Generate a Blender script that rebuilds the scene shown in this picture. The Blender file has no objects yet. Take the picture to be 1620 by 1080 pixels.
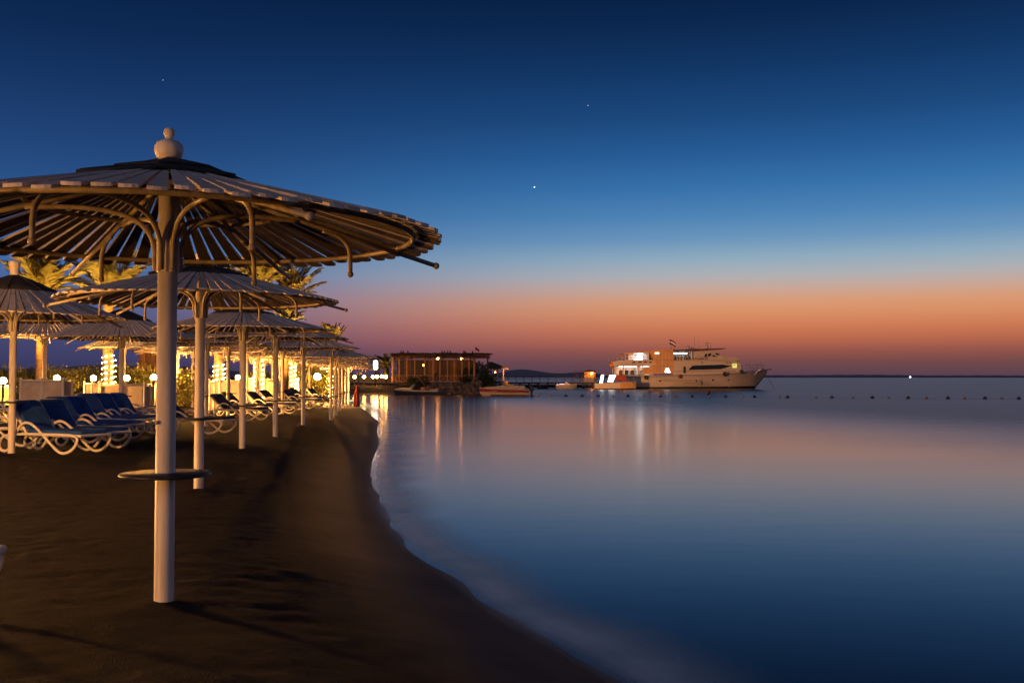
import bpy, math, random
import numpy as np
from mathutils import Vector, Matrix, noise
R = math.radians
PI = math.pi
random.seed(7)
S = bpy.context.scene
COL = S.collection
F = 1605.0; PITCH = R(2.0); CH = 1.427; ZW = -0.35

# ------------------------------------------------------------------ helpers
def at(px, py, Y):
    """world point that stands Y metres ahead of the camera, seen at photo pixel px, py"""
    u = (px - 810) / F; v = (540 - py) / F
    y = math.cos(PITCH) - v * math.sin(PITCH); z = math.sin(PITCH) + v * math.cos(PITCH)
    return Vector((u / y * Y, Y, CH + z / y * Y))
def lin(c):
    return tuple(((x / 255) / 12.92 if x / 255 <= .04045 else ((x / 255 + .055) / 1.055) ** 2.4) for x in c)
def sm(t):
    t = np.clip(t, 0, 1); return t * t * (3 - 2 * t)

class MB:
    def __init__(s): s.v = []; s.f = []; s.sm = []
    def add(s, vs, fs, smooth=False):
        o = len(s.v); s.v += [tuple(v) for v in vs]
        for f in fs: s.f.append(tuple(i + o for i in f)); s.sm.append(smooth)
    def box(s, c, d, rot=None):
        x, y, z = d[0] / 2, d[1] / 2, d[2] / 2
        vs = [Vector(p) for p in ((-x,-y,-z),(x,-y,-z),(x,y,-z),(-x,y,-z),(-x,-y,z),(x,-y,z),(x,y,z),(-x,y,z))]
        if rot is not None: vs = [rot @ v for v in vs]
        s.add([v + Vector(c) for v in vs], [(0,3,2,1),(4,5,6,7),(0,1,5,4),(1,2,6,5),(2,3,7,6),(3,0,4,7)])
    def rbox(s, c, d, b=.01, rot=None):
        """box with chamfered edges"""
        x, y, z = [q / 2 for q in d]; vs = []; 
        b = min(b, x * .9, y * .9, z * .9)
        idx = {}
        for sx in (-1, 1):
            for sy in (-1, 1):
                for sz in (-1, 1):
                    for ax in range(3):
                        p = [sx * x, sy * y, sz * z]
                        for k in range(3):
                            if k != ax: p[k] -= (sx, sy, sz)[k] * b
                        idx[(sx, sy, sz, ax)] = len(vs); vs.append(Vector(p))
        fs = []
        for ax in range(3):
            o = [k for k in range(3) if k != ax]
            for sg in (-1, 1):
                q = []
                for a, bb in ((-1,-1),(1,-1),(1,1),(-1,1)):
                    k = [0,0,0]; k[ax] = sg; k[o[0]] = a; k[o[1]] = bb; q.append(idx[(*k, ax)])
                fs.append(q)
        for ax in range(3):
            o = [k for k in range(3) if k != ax]
            for a in (-1, 1):
                for bb in (-1, 1):
                    q = []
                    for e, w in ((-1, o[0]), (1, o[0]), (1, o[1]), (-1, o[1])):
                        k = [0,0,0]; k[ax] = e; k[o[0]] = a; k[o[1]] = bb; q.append(idx[(*k, w)])
                    fs.append(q)
        for sx in (-1, 1):
            for sy in (-1, 1):
                for sz in (-1, 1): fs.append([idx[(sx, sy, sz, k)] for k in range(3)])
        if rot is not None: vs = [rot @ v for v in vs]
        cc = Vector(c); g = []
        for f in fs:
            a = [vs[i] for i in f]; n = (a[1] - a[0]).cross(a[2] - a[0]); m = sum(a, Vector()) / len(a)
            g.append(f if n.dot(m) > 0 else f[::-1])
        s.add([v + cc for v in vs], g)
    def tube(s, pts, r, n=10, closed=False, flat=1.0, cap=True, up=None):
        pts = [Vector(p) for p in pts]; N = len(pts)
        rr = r if isinstance(r, (list, tuple)) else [r] * N
        vs = []; prev = None
        for i, p in enumerate(pts):
            a = pts[(i - 1) % N] if (closed or i > 0) else p
            b = pts[(i + 1) % N] if (closed or i < N - 1) else p
            t = (b - a).normalized()
            if prev is None:
                h = up or (Vector((0, 0, 1)) if abs(t.z) < .9 else Vector((1, 0, 0)))
                prev = (h - t * h.dot(t)).normalized()
            else: prev = (prev - t * prev.dot(t)).normalized()
            w = t.cross(prev)
            for k in range(n):
                q = 2 * PI * k / n
                vs.append(p + (prev * math.cos(q) + w * math.sin(q) * flat) * rr[i])
        fs = []
        for i in range(N if closed else N - 1):
            j = (i + 1) % N
            for k in range(n):
                k2 = (k + 1) % n; fs.append((i * n + k, i * n + k2, j * n + k2, j * n + k))
        if not closed and cap: fs += [tuple(range(n))[::-1], tuple(range((N - 1) * n, N * n))]
        s.add(vs, fs, True)
    def lathe(s, prof, n=24, c=(0, 0, 0), smooth=True):
        vs = []; fs = []; m = len(prof)
        for k in range(n):
            a = 2 * PI * k / n
            for r, z in prof: vs.append((c[0] + r * math.cos(a), c[1] + r * math.sin(a), c[2] + z))
        for k in range(n):
            k2 = (k + 1) % n
            for i in range(m - 1): fs.append((k * m + i, k2 * m + i, k2 * m + i + 1, k * m + i + 1))
        s.add(vs, fs, smooth)
    def ball(s, c, r, n=14, sc=(1, 1, 1)):
        vs = []; fs = []; h = max(5, n // 2)
        for i in range(h + 1):
            t = PI * i / h
            for k in range(n):
                a = 2 * PI * k / n
                vs.append((c[0] + r * sc[0] * math.sin(t) * math.cos(a), c[1] + r * sc[1] * math.sin(t) * math.sin(a), c[2] + r * sc[2] * math.cos(t)))
        for i in range(h):
            for k in range(n):
                k2 = (k + 1) % n; fs.append((i * n + k, (i + 1) * n + k, (i + 1) * n + k2, i * n + k2))
        s.add(vs, fs, True)
    def prism(s, poly, y0, y1):
        """polygon in (x, z) pushed along y"""
        n = len(poly)
        area = sum(poly[i][0] * poly[(i+1) % n][1] - poly[(i+1) % n][0] * poly[i][1] for i in range(n))
        if area < 0: poly = poly[::-1]
        vs = [(p[0], y0, p[1]) for p in poly] + [(p[0], y1, p[1]) for p in poly]
        fs = [tuple(range(n)), tuple(range(2 * n - 1, n - 1, -1))]
        for i in range(n):
            j = (i + 1) % n; fs.append((i, i + n, j + n, j))
        s.add(vs, fs)
    def build(s, name, mat, parent=None, loc=None):
        me = bpy.data.meshes.new(name); me.from_pydata(s.v, [], s.f)
        me.polygons.foreach_set('use_smooth', s.sm); me.materials.append(mat); me.update()
        o = bpy.data.objects.new(name, me); COL.objects.link(o)
        if parent is not None: o.parent = parent
        if loc is not None: o.location = loc
        return o

def tag(o, label=None, cat=None, group=None, kind=None):
    if label: o['label'] = label
    if cat: o['category'] = cat
    if group: o['group'] = group
    if kind: o['kind'] = kind
    return o
def thing(name, label, cat, loc=(0, 0, 0), rz=0, group=None):
    o = bpy.data.objects.new(name, None); COL.objects.link(o); o.empty_display_size = .2
    o.location = loc; o.rotation_euler = (0, 0, rz)
    return tag(o, label, cat, group)
KIDS = {}
def kids(o):
    return [c for c in bpy.data.objects if c.parent is o]
def copy_tree(o, parent=None, label=None):
    if o.name not in KIDS: KIDS[o.name] = kids(o)
    c = o.copy(); COL.objects.link(c)
    if parent is not None: c.parent = parent
    if label: c['label'] = label
    for k in KIDS[o.name]: copy_tree(k, c)
    return c
def spline(pts, m=6, closed=False):
    P = [Vector(p) for p in pts]; n = len(P); out = []
    for i in range(n if closed else n - 1):
        g = lambda k: P[k % n] if closed else P[max(0, min(n - 1, k))]
        a, b, c, d = g(i - 1), g(i), g(i + 1), g(i + 2)
        for j in range(m):
            t = j / m
            out.append(.5 * ((2 * b) + (c - a) * t + (2 * a - 5 * b + 4 * c - d) * t * t + (3 * b - a - 3 * c + d) * t ** 3))
    if not closed: out.append(P[-1])
    return out

# ------------------------------------------------------------------ materials
def mat(name, col, rough=.6, var=.15, scale=6., stretch=(1, 1, 1), bump=0., bscale=40., metal=0., spec=.5, col2=None, trans=0.):
    m = bpy.data.materials.new(name); m.use_nodes = True; nt = m.node_tree; N = nt.nodes; L = nt.links
    b = N['Principled BSDF']; b.inputs['Roughness'].default_value = rough; b.inputs['Metallic'].default_value = metal
    b.inputs['Specular IOR Level'].default_value = spec
    tc = N.new('ShaderNodeTexCoord'); mp = N.new('ShaderNodeMapping'); mp.inputs['Scale'].default_value = stretch
    oi = N.new('ShaderNodeObjectInfo'); va = N.new('ShaderNodeVectorMath'); va.operation = 'ADD'
    cx = N.new('ShaderNodeCombineXYZ'); ml = N.new('ShaderNodeMath'); ml.operation = 'MULTIPLY'; ml.inputs[1].default_value = 37.
    L.new(oi.outputs['Random'], ml.inputs[0]); L.new(ml.outputs[0], cx.inputs[0])
    L.new(tc.outputs['Object'], mp.inputs['Vector']); L.new(mp.outputs[0], va.inputs[0]); L.new(cx.outputs[0], va.inputs[1])
    nz = N.new('ShaderNodeTexNoise'); nz.inputs['Scale'].default_value = scale; nz.inputs['Detail'].default_value = 6
    L.new(va.outputs[0], nz.inputs['Vector'])
    rp = N.new('ShaderNodeValToRGB'); c2 = col2 or tuple(x * (1 - 2.2 * var) for x in col)
    rp.color_ramp.elements[0].position = .32; rp.color_ramp.elements[1].position = .66
    rp.color_ramp.elements[0].color = (*[max(0, x) for x in c2], 1); rp.color_ramp.elements[1].color = (*col, 1)
    L.new(nz.outputs['Fac'], rp.inputs[0]); L.new(rp.outputs[0], b.inputs['Base Color'])
    if bump:
        n2 = N.new('ShaderNodeTexNoise'); n2.inputs['Scale'].default_value = bscale; n2.inputs['Detail'].default_value = 5
        L.new(va.outputs[0], n2.inputs['Vector'])
        bp = N.new('ShaderNodeBump'); bp.inputs['Strength'].default_value = bump; bp.inputs['Distance'].default_value = .02
        L.new(n2.outputs['Fac'], bp.inputs['Height']); L.new(bp.outputs[0], b.inputs['Normal'])
    if trans:
        t = N.new('ShaderNodeBsdfTranslucent'); mx = N.new('ShaderNodeMixShader'); mx.inputs[0].default_value = trans
        L.new(rp.outputs[0], t.inputs[0]); L.new(b.outputs[0], mx.inputs[1]); L.new(t.outputs[0], mx.inputs[2])
        L.new(mx.outputs[0], N['Material Output'].inputs[0])
    return m
def glow(name, col, strength):
    m = bpy.data.materials.new(name); m.use_nodes = True; b = m.node_tree.nodes['Principled BSDF']
    b.inputs['Base Color'].default_value = (.8, .8, .8, 1)
    b.inputs['Emission Color'].default_value = (*col, 1); b.inputs['Emission Strength'].default_value = strength
    return m
WARM = (1., .42, .085)
M = dict()
M.update(
    pole=mat('painted_pole', (.74, .66, .57), .45, .13, 5., (3, 3, .5), .12, 60),
    slat=mat('weathered_slat', (.68, .60, .54), .7, .12, 9., (1, 1, 1), .25, 70),
    underside=mat('shaded_slat', (.085, .06, .047), .8, .2, 9., (1, 1, 1), .25, 70),  # darker slat colour that carries the canopy's shade
    frame=mat('brown_painted_steel', (.38, .31, .235), .5, .18, 14., (1, 1, 1), .15, 60),
    felt=mat('dark_felt', (.022, .022, .027), .9, .25, 12., (1, 1, 1), .5, 50),
    table=mat('blue_tabletop', (.028, .033, .065), .5, .3, 10., spec=.3),
    plastic=mat('white_plastic', (.74, .70, .64), .38, .08, 4., (1, 1, 1), .05, 60),
    blue=mat('blue_canvas', (.012, .085, .36), .85, .22, 7., (1, 1, 1), .35, 90),
    dkblue=mat('navy_canvas', (.012, .025, .075), .85, .22, 7., (1, 1, 1), .35, 90),
    canvas=mat('beige_canvas', (.66, .55, .42), .8, .12, 3., (1, 1, 1), .2, 60),
    green=mat('green_canvas', (.10, .20, .10), .8, .2, 3., (1, 1, 1), .2, 60),
    steel=mat('grey_steel', (.35, .34, .33), .45, .15, 9.),
    bark=mat('palm_bark', (.23, .155, .09), .9, .3, 5., (1, 1, 3), .6, 18),
    frond=mat('palm_leaf', (.16, .15, .03), .6, .3, 2.5, trans=.3),
    leaf=mat('shrub_leaf', (.27, .27, .05), .6, .3, 2.5, trans=.3),
    dleaf=mat('dark_shrub_leaf', (.045, .065, .03), .6, .3, 2.5, trans=.25),
    wood=mat('brown_timber', (.17, .082, .035), .75, .25, 6., (1, 1, 1), .3, 30),
    post=mat('lamplit_timber', (.50, .24, .085), .75, .2, 6., (1, 1, 1), .3, 30),  # lighter copy of the timber, lamplight on front posts and railing painted in
    dwood=mat('dark_timber', (.08, .055, .04), .8, .25, 6., (1, 1, 1), .3, 30),
    thatch=mat('dry_thatch', (.10, .058, .03), .95, .3, 12., (1, 1, 1), .6, 30),
    rock=mat('brown_rock', (.17, .125, .085), .9, .35, 1.6, (1, 1, 1), .7, 6),
    stucco=mat('ochre_stucco', (.50, .34, .18), .9, .12, 1.5, (1, 1, 1), .2, 30),
    hull=mat('white_gelcoat', (.50, .43, .36), .35, .12, .5, (.4, 1, 2), .03, 5),
    shiphull=mat('mottled_grey_white_hull', (.43, .375, .33), .4, .2, .35, (.5, 1, 1.6), .03, 5),  # darker and more mottled than the deckhouse colour
    ochre=mat('tan_tarpaulin', (.58, .31, .12), .6, .12, .8),
    grey=mat('grey_paint', (.24, .23, .24), .5, .15, .8),
    dark=mat('black_paint', (.018, .018, .02), .4, .2, 2.),
    glass=mat('dark_glass', (.012, .018, .022), .12, .1, 2.),
    red=mat('red_paint', (.30, .035, .03), .4, .2, 2.),
    redc=mat('red_canvas', (.30, .05, .025), .85, .2, 4.),
    rubber=mat('rubber', (.02, .02, .02), .8, .2, 6.),
    white=mat('white_paint', (.80, .79, .77), .5, .05, 2.),
    buoyd=mat('dark_buoy', (.10, .05, .045), .6, .3, 8.),
    buoyo=mat('orange_buoy', (.62, .24, .06), .6, .15, 8.),
    buoyw=mat('pale_buoy', (.42, .36, .34), .6, .15, 8.),
    feather=mat('dark_feather', (.02, .02, .024), .8, .2, 8.),
    globe=glow('lamp_globe', WARM, 5200.),
    globe2=glow('assumed_low_lamp_globe', WARM, 720.),  # this and the next glow serve the assumed unseen lamps alone
    strongglobe=glow('assumed_lamp_globe', WARM, 1300.),
    farglobe=glow('far_lamp_globe', (1., .42, .085), 110.),
    bulb=glow('string_bulb', (1., .54, .16), 150.),
    coldlamp=glow('cold_white_lamp', (.86, .9, 1.), 12.),
    coldtube=glow('cold_deck_light', (.95, .97, 1.), 4.6),
    warmtube=glow('warm_deck_light', (1., .70, .40), 14.),
    warmlamp=glow('warm_hut_lamp', (1., .34, .06), 50.),
    dimlamp=glow('dim_lantern', (1., .36, .07), 16.),
    greenlit=glow('lit_green_window', (.62, .85, .10), .75),
    starlight=glow('star_light', (.9, .95, 1.), 6.),
    beacon=glow('beacon_light', (.95, .97, 1.), 4.),
)

def per_island(m, lo, hi):
    """each slat or board of a mesh gets its own worn tone"""
    nt = m.node_tree; N = nt.nodes; L = nt.links; b = N['Principled BSDF']; src = b.inputs['Base Color'].links[0].from_socket
    g = N.new('ShaderNodeNewGeometry'); r = N.new('ShaderNodeMapRange'); r.inputs[3].default_value = lo; r.inputs[4].default_value = hi; L.new(g.outputs['Random Per Island'], r.inputs[0])
    x = N.new('ShaderNodeVectorMath'); x.operation = 'SCALE'; L.new(src, x.inputs[0]); L.new(r.outputs[0], x.inputs['Scale']); L.new(x.outputs[0], b.inputs['Base Color'])
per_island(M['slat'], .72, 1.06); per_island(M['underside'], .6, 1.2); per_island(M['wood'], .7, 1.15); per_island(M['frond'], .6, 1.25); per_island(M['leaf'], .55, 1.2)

# ------------------------------------------------------------------ camera, world
cam = bpy.data.cameras.new('camera'); co = bpy.data.objects.new('camera', cam); COL.objects.link(co)
co.location = (0, 0, CH); co.rotation_euler = (R(90) + PITCH, 0, 0)
cam.sensor_width = 36; cam.lens = 36 * F / 1620; cam.clip_end = 60000; cam.clip_start = .05
S.camera = co
S.view_settings.view_transform = 'Standard'; S.view_settings.look = 'None'; S.view_settings.exposure = 0; S.view_settings.gamma = 1
S.cycles.use_denoising = True
S.cycles.sample_clamp_indirect = 6; S.cycles.max_bounces = 6; S.cycles.caustics_reflective = False; S.cycles.caustics_refractive = False

W = bpy.data.worlds.new('World'); S.world = W; W.use_nodes = True
nt = W.node_tree; N = nt.nodes; L = nt.links; bg = N['Background']
tc = N.new('ShaderNodeTexCoord'); sx = N.new('ShaderNodeSeparateXYZ'); L.new(tc.outputs['Generated'], sx.inputs[0])
ZMAX = .75
mr = N.new('ShaderNodeMapRange'); mr.inputs[1].default_value = 0.; mr.inputs[2].default_value = ZMAX
L.new(sx.outputs['Z'], mr.inputs[0])
def skyramp(stops, over):
    rp = N.new('ShaderNodeValToRGB'); cr = rp.color_ramp
    pts = [(max(0., math.sin(math.atan((596 - y) / F))) / ZMAX, c) for y, c in stops] + over
    pts.sort(key=lambda p: p[0])
    cr.elements[0].position = pts[0][0]; cr.elements[0].color = (*lin(pts[0][1]), 1)
    cr.elements[1].position = pts[-1][0]; cr.elements[1].color = (*lin(pts[-1][1]), 1)
    for p, c in pts[1:-1]:
        e = cr.elements.new(p); e.color = (*lin(c), 1)
    L.new(mr.outputs[0], rp.inputs[0]); return rp
dusk = skyramp([(596, (86, 64, 80)), (586, (98, 68, 78)), (572, (116, 74, 74)), (555, (150, 86, 74)), (538, (184, 105, 78)), (518, (206, 124, 86)),
                (498, (217, 143, 100)), (478, (216, 156, 120)), (458, (198, 168, 154)), (438, (174, 176, 180)), (412, (144, 171, 190)), (380, (106, 149, 188)),
                (345, (78, 132, 182)), (300, (55, 114, 170)), (250, (40, 93, 151)), (190, (28, 73, 126)), (110, (18, 54, 100)), (40, (12, 40, 80)), (0, (9, 34, 71))],
               [(.62, (6, 22, 50)), (.8, (5, 16, 38)), (1., (5, 14, 32))])
blue = skyramp([(596, (52, 52, 84)), (575, (60, 60, 98)), (545, (68, 70, 110)), (515, (80, 86, 126)), (480, (82, 100, 146)), (440, (70, 104, 158)),
                (400, (62, 102, 158)), (350, (50, 90, 146)), (300, (40, 78, 132)), (240, (32, 66, 117)), (160, (22, 53, 100)), (80, (14, 42, 84)), (0, (9, 33, 70))],
               [(.62, (6, 21, 48)), (.8, (5, 15, 36)), (1., (5, 14, 32))])
az = N.new('ShaderNodeVectorMath'); az.operation = 'MULTIPLY'; az.inputs[1].default_value = (1, 1, 0)
nm = N.new('ShaderNodeVectorMath'); nm.operation = 'NORMALIZE'
dp = N.new('ShaderNodeVectorMath'); dp.operation = 'DOT_PRODUCT'; dp.inputs[1].default_value = (math.sin(R(35)), math.cos(R(35)), 0)
L.new(tc.outputs['Generated'], az.inputs[0]); L.new(az.outputs[0], nm.inputs[0]); L.new(nm.outputs[0], dp.inputs[0])
m2 = N.new('ShaderNodeMapRange'); m2.interpolation_type = 'SMOOTHSTEP'; m2.inputs[1].default_value = .53; m2.inputs[2].default_value = .94
L.new(dp.outputs['Value'], m2.inputs[0])
mx = N.new('ShaderNodeMix'); mx.data_type = 'RGBA'
L.new(m2.outputs[0], mx.inputs[0]); L.new(blue.outputs[0], mx.inputs[6]); L.new(dusk.outputs[0], mx.inputs[7])
# lilac counter-twilight arch opposite the sunset
cz = N.new('ShaderNodeVectorMath'); cz.operation = 'DOT_PRODUCT'; cz.inputs[1].default_value = (math.sin(R(205)), math.cos(R(205)), 0); L.new(nm.outputs[0], cz.inputs[0])
m3 = N.new('ShaderNodeMapRange'); m3.interpolation_type = 'SMOOTHSTEP'; m3.inputs[1].default_value = .05; m3.inputs[2].default_value = .85; L.new(cz.outputs['Value'], m3.inputs[0])
arch = N.new('ShaderNodeValToRGB'); cr = arch.color_ramp; cr.elements[0].position = 0.; cr.elements[0].color = (.05, .05, .09, 1); cr.elements[1].position = 1.; cr.elements[1].color = (.02, .04, .10, 1)
for p_, c_ in ((.10, (.12, .11, .17)), (.26, (.44, .33, .34)), (.52, (.34, .29, .34)), (.78, (.12, .14, .22))):
    e = cr.elements.new(p_); e.color = (*c_, 1)
L.new(mr.outputs[0], arch.inputs[0])
mx3 = N.new('ShaderNodeMix'); mx3.data_type = 'RGBA'; L.new(m3.outputs[0], mx3.inputs[0]); L.new(mx.outputs[2], mx3.inputs[6]); L.new(arch.outputs[0], mx3.inputs[7])
L.new(mx3.outputs[2], bg.inputs[0]); bg.inputs[1].default_value = 1.0

# ------------------------------------------------------------------ ground, water
SHORE = [(9, -14), (6, -6), (3.2, 0), (1.5, 4), (.70, 5.9), (.38, 6.66), (.05, 7.34), (-.38, 8.68), (-.96, 10.3), (-1.32, 11.66), (-1.83, 14), (-2.52, 18.5),
         (-3.1, 23), (-4., 30.4), (-5.5, 41.4), (-8.0, 55), (-10.6, 66), (-13.2, 76), (-16, 86), (-17.4, 94), (-17., 100), (-14, 102.6), (-9, 103.5), (-4.5, 104), (-2, 106), (-1.2, 111), (-4, 118),
         (-14, 124), (-40, 160), (-90, 300), (-200, 900), (-300, 3000), (-4000, 3000), (-4000, -200), (9, -200)]
near = [Vector((*p, 0)) for p in SHORE[1:28]]
SHP = np.array([SHORE[0]] + [tuple(p[:2]) for p in spline(near, 4)] + SHORE[28:], float)
def sdist(X, Y):
    X = np.asarray(X, float); Y = np.asarray(Y, float)
    d = np.full(X.shape, 1e9); ins = np.zeros(X.shape, bool); n = len(SHP)
    for i in range(n):
        a = SHP[i]; b = SHP[(i + 1) % n]; e = b - a
        t = np.clip(((X - a[0]) * e[0] + (Y - a[1]) * e[1]) / (e @ e), 0, 1)
        d = np.minimum(d, np.hypot(X - a[0] - t * e[0], Y - a[1] - t * e[1]))
        if b[1] != a[1]:
            c = ((a[1] > Y) != (b[1] > Y)) & (X < e[0] * (Y - a[1]) / e[1] + a[0]); ins ^= c
    return np.where(ins, d, -d)
def ground(X, Y):
    X = np.asarray(X, float); Y = np.asarray(Y, float); d = sdist(X, Y)
    d = d + (.05 * np.sin(Y * 1.1 + X * .8) + .035 * np.sin(Y * 2.7 - X * 1.3 + 1) + .02 * np.sin(Y * 5.3 + X * 2.1)) * np.clip(1 - np.abs(d) / 2.5, 0, 1) * np.clip(1 - (Y - 9) / 13, .0, 1) + .05 * np.sin(Y * .45 + 2) * np.clip(1 - np.abs(d) / 3, 0, 1)
    z = np.where(d < 0, ZW + np.maximum(d * .10, -1.5), ZW + .34 * sm(d / (2.4 + 1.8 * sm((Y - 24) / 20))) + .013 * np.clip(d - 2, 0, 10) + .09 * np.clip(d, 0, .35) + .045 * np.clip(d - 6.6, 0, 5))
    far = sm((Y - 88) / 8)
    z = z + np.where(d > 0, far * .45 * sm(d / 1.6), 0)
    return z
def gz(x, y): return float(ground(np.array([x]), np.array([y]))[0])
def axis(segs):
    out = []
    for a, b, st in segs: out += list(np.arange(a, b, st))
    return out
xs = [-4000, -2000, -1000, -500, -250, -150, -100, -70, -50, -40, -34] + axis([(-30, -16, .5), (-16, -6, .15), (-6, 3, .075), (3, 12, .5)]) + [12, 20, 40]
ys = [-200, -100, -50, -25, -12, -6] + axis([(-4, 2, .5), (2, 14, .085), (14, 30, .16), (30, 60, .45), (60, 130, .9)]) + [130, 140, 160, 200, 300, 500, 900, 1500, 3000]
HEAPS = [(at(262, 700, 6.24).x, 6.24), (at(316, 600, 12.6).x, 12.6), (at(384, 600, 19.6).x, 19.6), (at(20, 600, 17.6).x, 17.6)]
XX, YY = np.meshgrid(np.array(xs, float), np.array(ys, float))
ZZ = ground(XX, YY); DD = sdist(XX, YY)
vs = []
for j in range(len(ys)):
    for i in range(len(xs)):
        x, y, z, d = XX[j, i], YY[j, i], ZZ[j, i], DD[j, i]
        if -14 < x < 5 and 0 < y < 60 and d > .1:
            k = min(1, (d - .1) / 1.6); k = k * k
            p = Vector((x * 1.3, y * 1.3, 0))
            z += k * (.02 * noise.noise(p * .6) + .016 * abs(noise.noise(p * 1.7 + Vector((5, 2, 0)))) + .012 * noise.noise(p * 4.1) + .007 * noise.noise(p * 8.3))
            for hx, hy in HEAPS:
                q = math.hypot(x - hx, y - hy)
                if q < .6: z += .022 * math.exp(-((q - .1) / .12) ** 2) * (1 + .8 * noise.noise(p * 3))
        vs.append((x, y, z))
nx = len(xs)
fs = [(j * nx + i, j * nx + i + 1, (j + 1) * nx + i + 1, (j + 1) * nx + i) for j in range(len(ys) - 1) for i in range(nx - 1)]
mb = MB(); mb.add(vs, fs, True)
sand = bpy.data.materials.new('beach_sand'); sand.use_nodes = True; nt = sand.node_tree; N = nt.nodes; L = nt.links; b = N['Principled BSDF']
ge = N.new('ShaderNodeNewGeometry')
sp = N.new('ShaderNodeSeparateXYZ'); L.new(ge.outputs['Position'], sp.inputs[0])
n1 = N.new('ShaderNodeTexNoise'); n1.inputs['Scale'].default_value = .9; n1.inputs['Detail'].default_value = 8; L.new(ge.outputs['Position'], n1.inputs['Vector'])
n2 = N.new('ShaderNodeTexNoise'); n2.inputs['Scale'].default_value = 90; n2.inputs['Detail'].default_value = 4; L.new(ge.outputs['Position'], n2.inputs['Vector'])
n3 = N.new('ShaderNodeTexNoise'); n3.inputs['Scale'].default_value = 7; n3.inputs['Detail'].default_value = 7; n3.inputs['Roughness'].default_value = .65; L.new(ge.outputs['Position'], n3.inputs['Vector'])
wn = N.new('ShaderNodeMath'); wn.operation = 'MULTIPLY_ADD'; wn.inputs[1].default_value = .10; L.new(n1.outputs['Fac'], wn.inputs[0]); L.new(sp.outputs['Z'], wn.inputs[2])
wet = N.new('ShaderNodeMapRange'); wet.interpolation_type = 'SMOOTHSTEP'; wet.inputs[1].default_value = ZW + .10; wet.inputs[2].default_value = ZW + .34
wet.inputs[3].default_value = 1; wet.inputs[4].default_value = 0; L.new(wn.outputs[0], wet.inputs[0])
rp = N.new('ShaderNodeValToRGB'); rp.color_ramp.elements[0].position = .3; rp.color_ramp.elements[1].position = .72
rp.color_ramp.elements[0].color = (.015, .0118, .0106, 1); rp.color_ramp.elements[1].color = (.040, .031, .0265, 1)
mm = N.new('ShaderNodeMix'); mm.inputs[0].default_value = .5; L.new(n3.outputs['Fac'], mm.inputs[2]); L.new(n2.outputs['Fac'], mm.inputs[3]); L.new(mm.outputs[0], rp.inputs[0])
wc = N.new('ShaderNodeMix'); wc.data_type = 'RGBA'; L.new(wet.outputs[0], wc.inputs[0]); L.new(rp.outputs[0], wc.inputs[6]); wc.inputs[7].default_value = (.026, .021, .022, 1)
L.new(wc.outputs[2], b.inputs['Base Color'])
wr = N.new('ShaderNodeMapRange'); wr.inputs[3].default_value = .95; wr.inputs[4].default_value = .62; L.new(wet.outputs[0], wr.inputs[0]); L.new(wr.outputs[0], b.inputs['Roughness'])
b.inputs['Specular IOR Level'].default_value = .12
dn = N.new('ShaderNodeVectorMath'); dn.operation = 'MULTIPLY_ADD'; dn.inputs[1].default_value = (.5, .5, .5); L.new(n1.outputs['Color'], dn.inputs[0]); L.new(ge.outputs['Position'], dn.inputs[2])
vo = N.new('ShaderNodeTexVoronoi'); vo.feature = 'SMOOTH_F1'; vo.inputs['Scale'].default_value = 2.7; vo.inputs['Smoothness'].default_value = .35; L.new(dn.outputs[0], vo.inputs['Vector'])
vr = N.new('ShaderNodeMapRange'); vr.interpolation_type = 'SMOOTHSTEP'; vr.inputs[1].default_value = .05; vr.inputs[2].default_value = .42; L.new(vo.outputs['Distance'], vr.inputs[0])
hs = N.new('ShaderNodeMath'); hs.operation = 'MULTIPLY_ADD'; hs.inputs[1].default_value = .55; L.new(vr.outputs[0], hs.inputs[0]); L.new(mm.outputs[0], hs.inputs[2])
bs = N.new('ShaderNodeMapRange'); bs.inputs[3].default_value = 1.0; bs.inputs[4].default_value = .08; L.new(wet.outputs[0], bs.inputs[0])
bp = N.new('ShaderNodeBump'); bp.inputs['Distance'].default_value = .08; L.new(hs.outputs[0], bp.inputs['Height']); L.new(bs.outputs[0], bp.inputs['Strength'])
L.new(bp.outputs[0], b.inputs['Normal'])
tag(mb.build('ground', sand), 'dark brown sandy beach sloping to the water under the sunshades', 'ground', kind='structure')

water = bpy.data.materials.new('sea_water'); water.use_nodes = True; nt = water.node_tree; N = nt.nodes; L = nt.links; b = N['Principled BSDF']
b.inputs['Base Color'].default_value = (.004, .008, .016, 1); b.inputs['IOR'].default_value = 1.33
b.inputs['Specular IOR Level'].default_value = .48
ge = N.new('ShaderNodeNewGeometry')
mp = N.new('ShaderNodeMapping'); mp.inputs['Scale'].default_value = (.05, .16, 1); mp.inputs['Rotation'].default_value = (0, 0, R(-12)); L.new(ge.outputs['Position'], mp.inputs['Vector'])
na = N.new('ShaderNodeTexNoise'); na.inputs['Scale'].default_value = 1.; na.inputs['Detail'].default_value = 5; L.new(mp.outputs[0], na.inputs['Vector'])
sp = N.new('ShaderNodeSeparateXYZ'); L.new(ge.outputs['Position'], sp.inputs[0])
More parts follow.
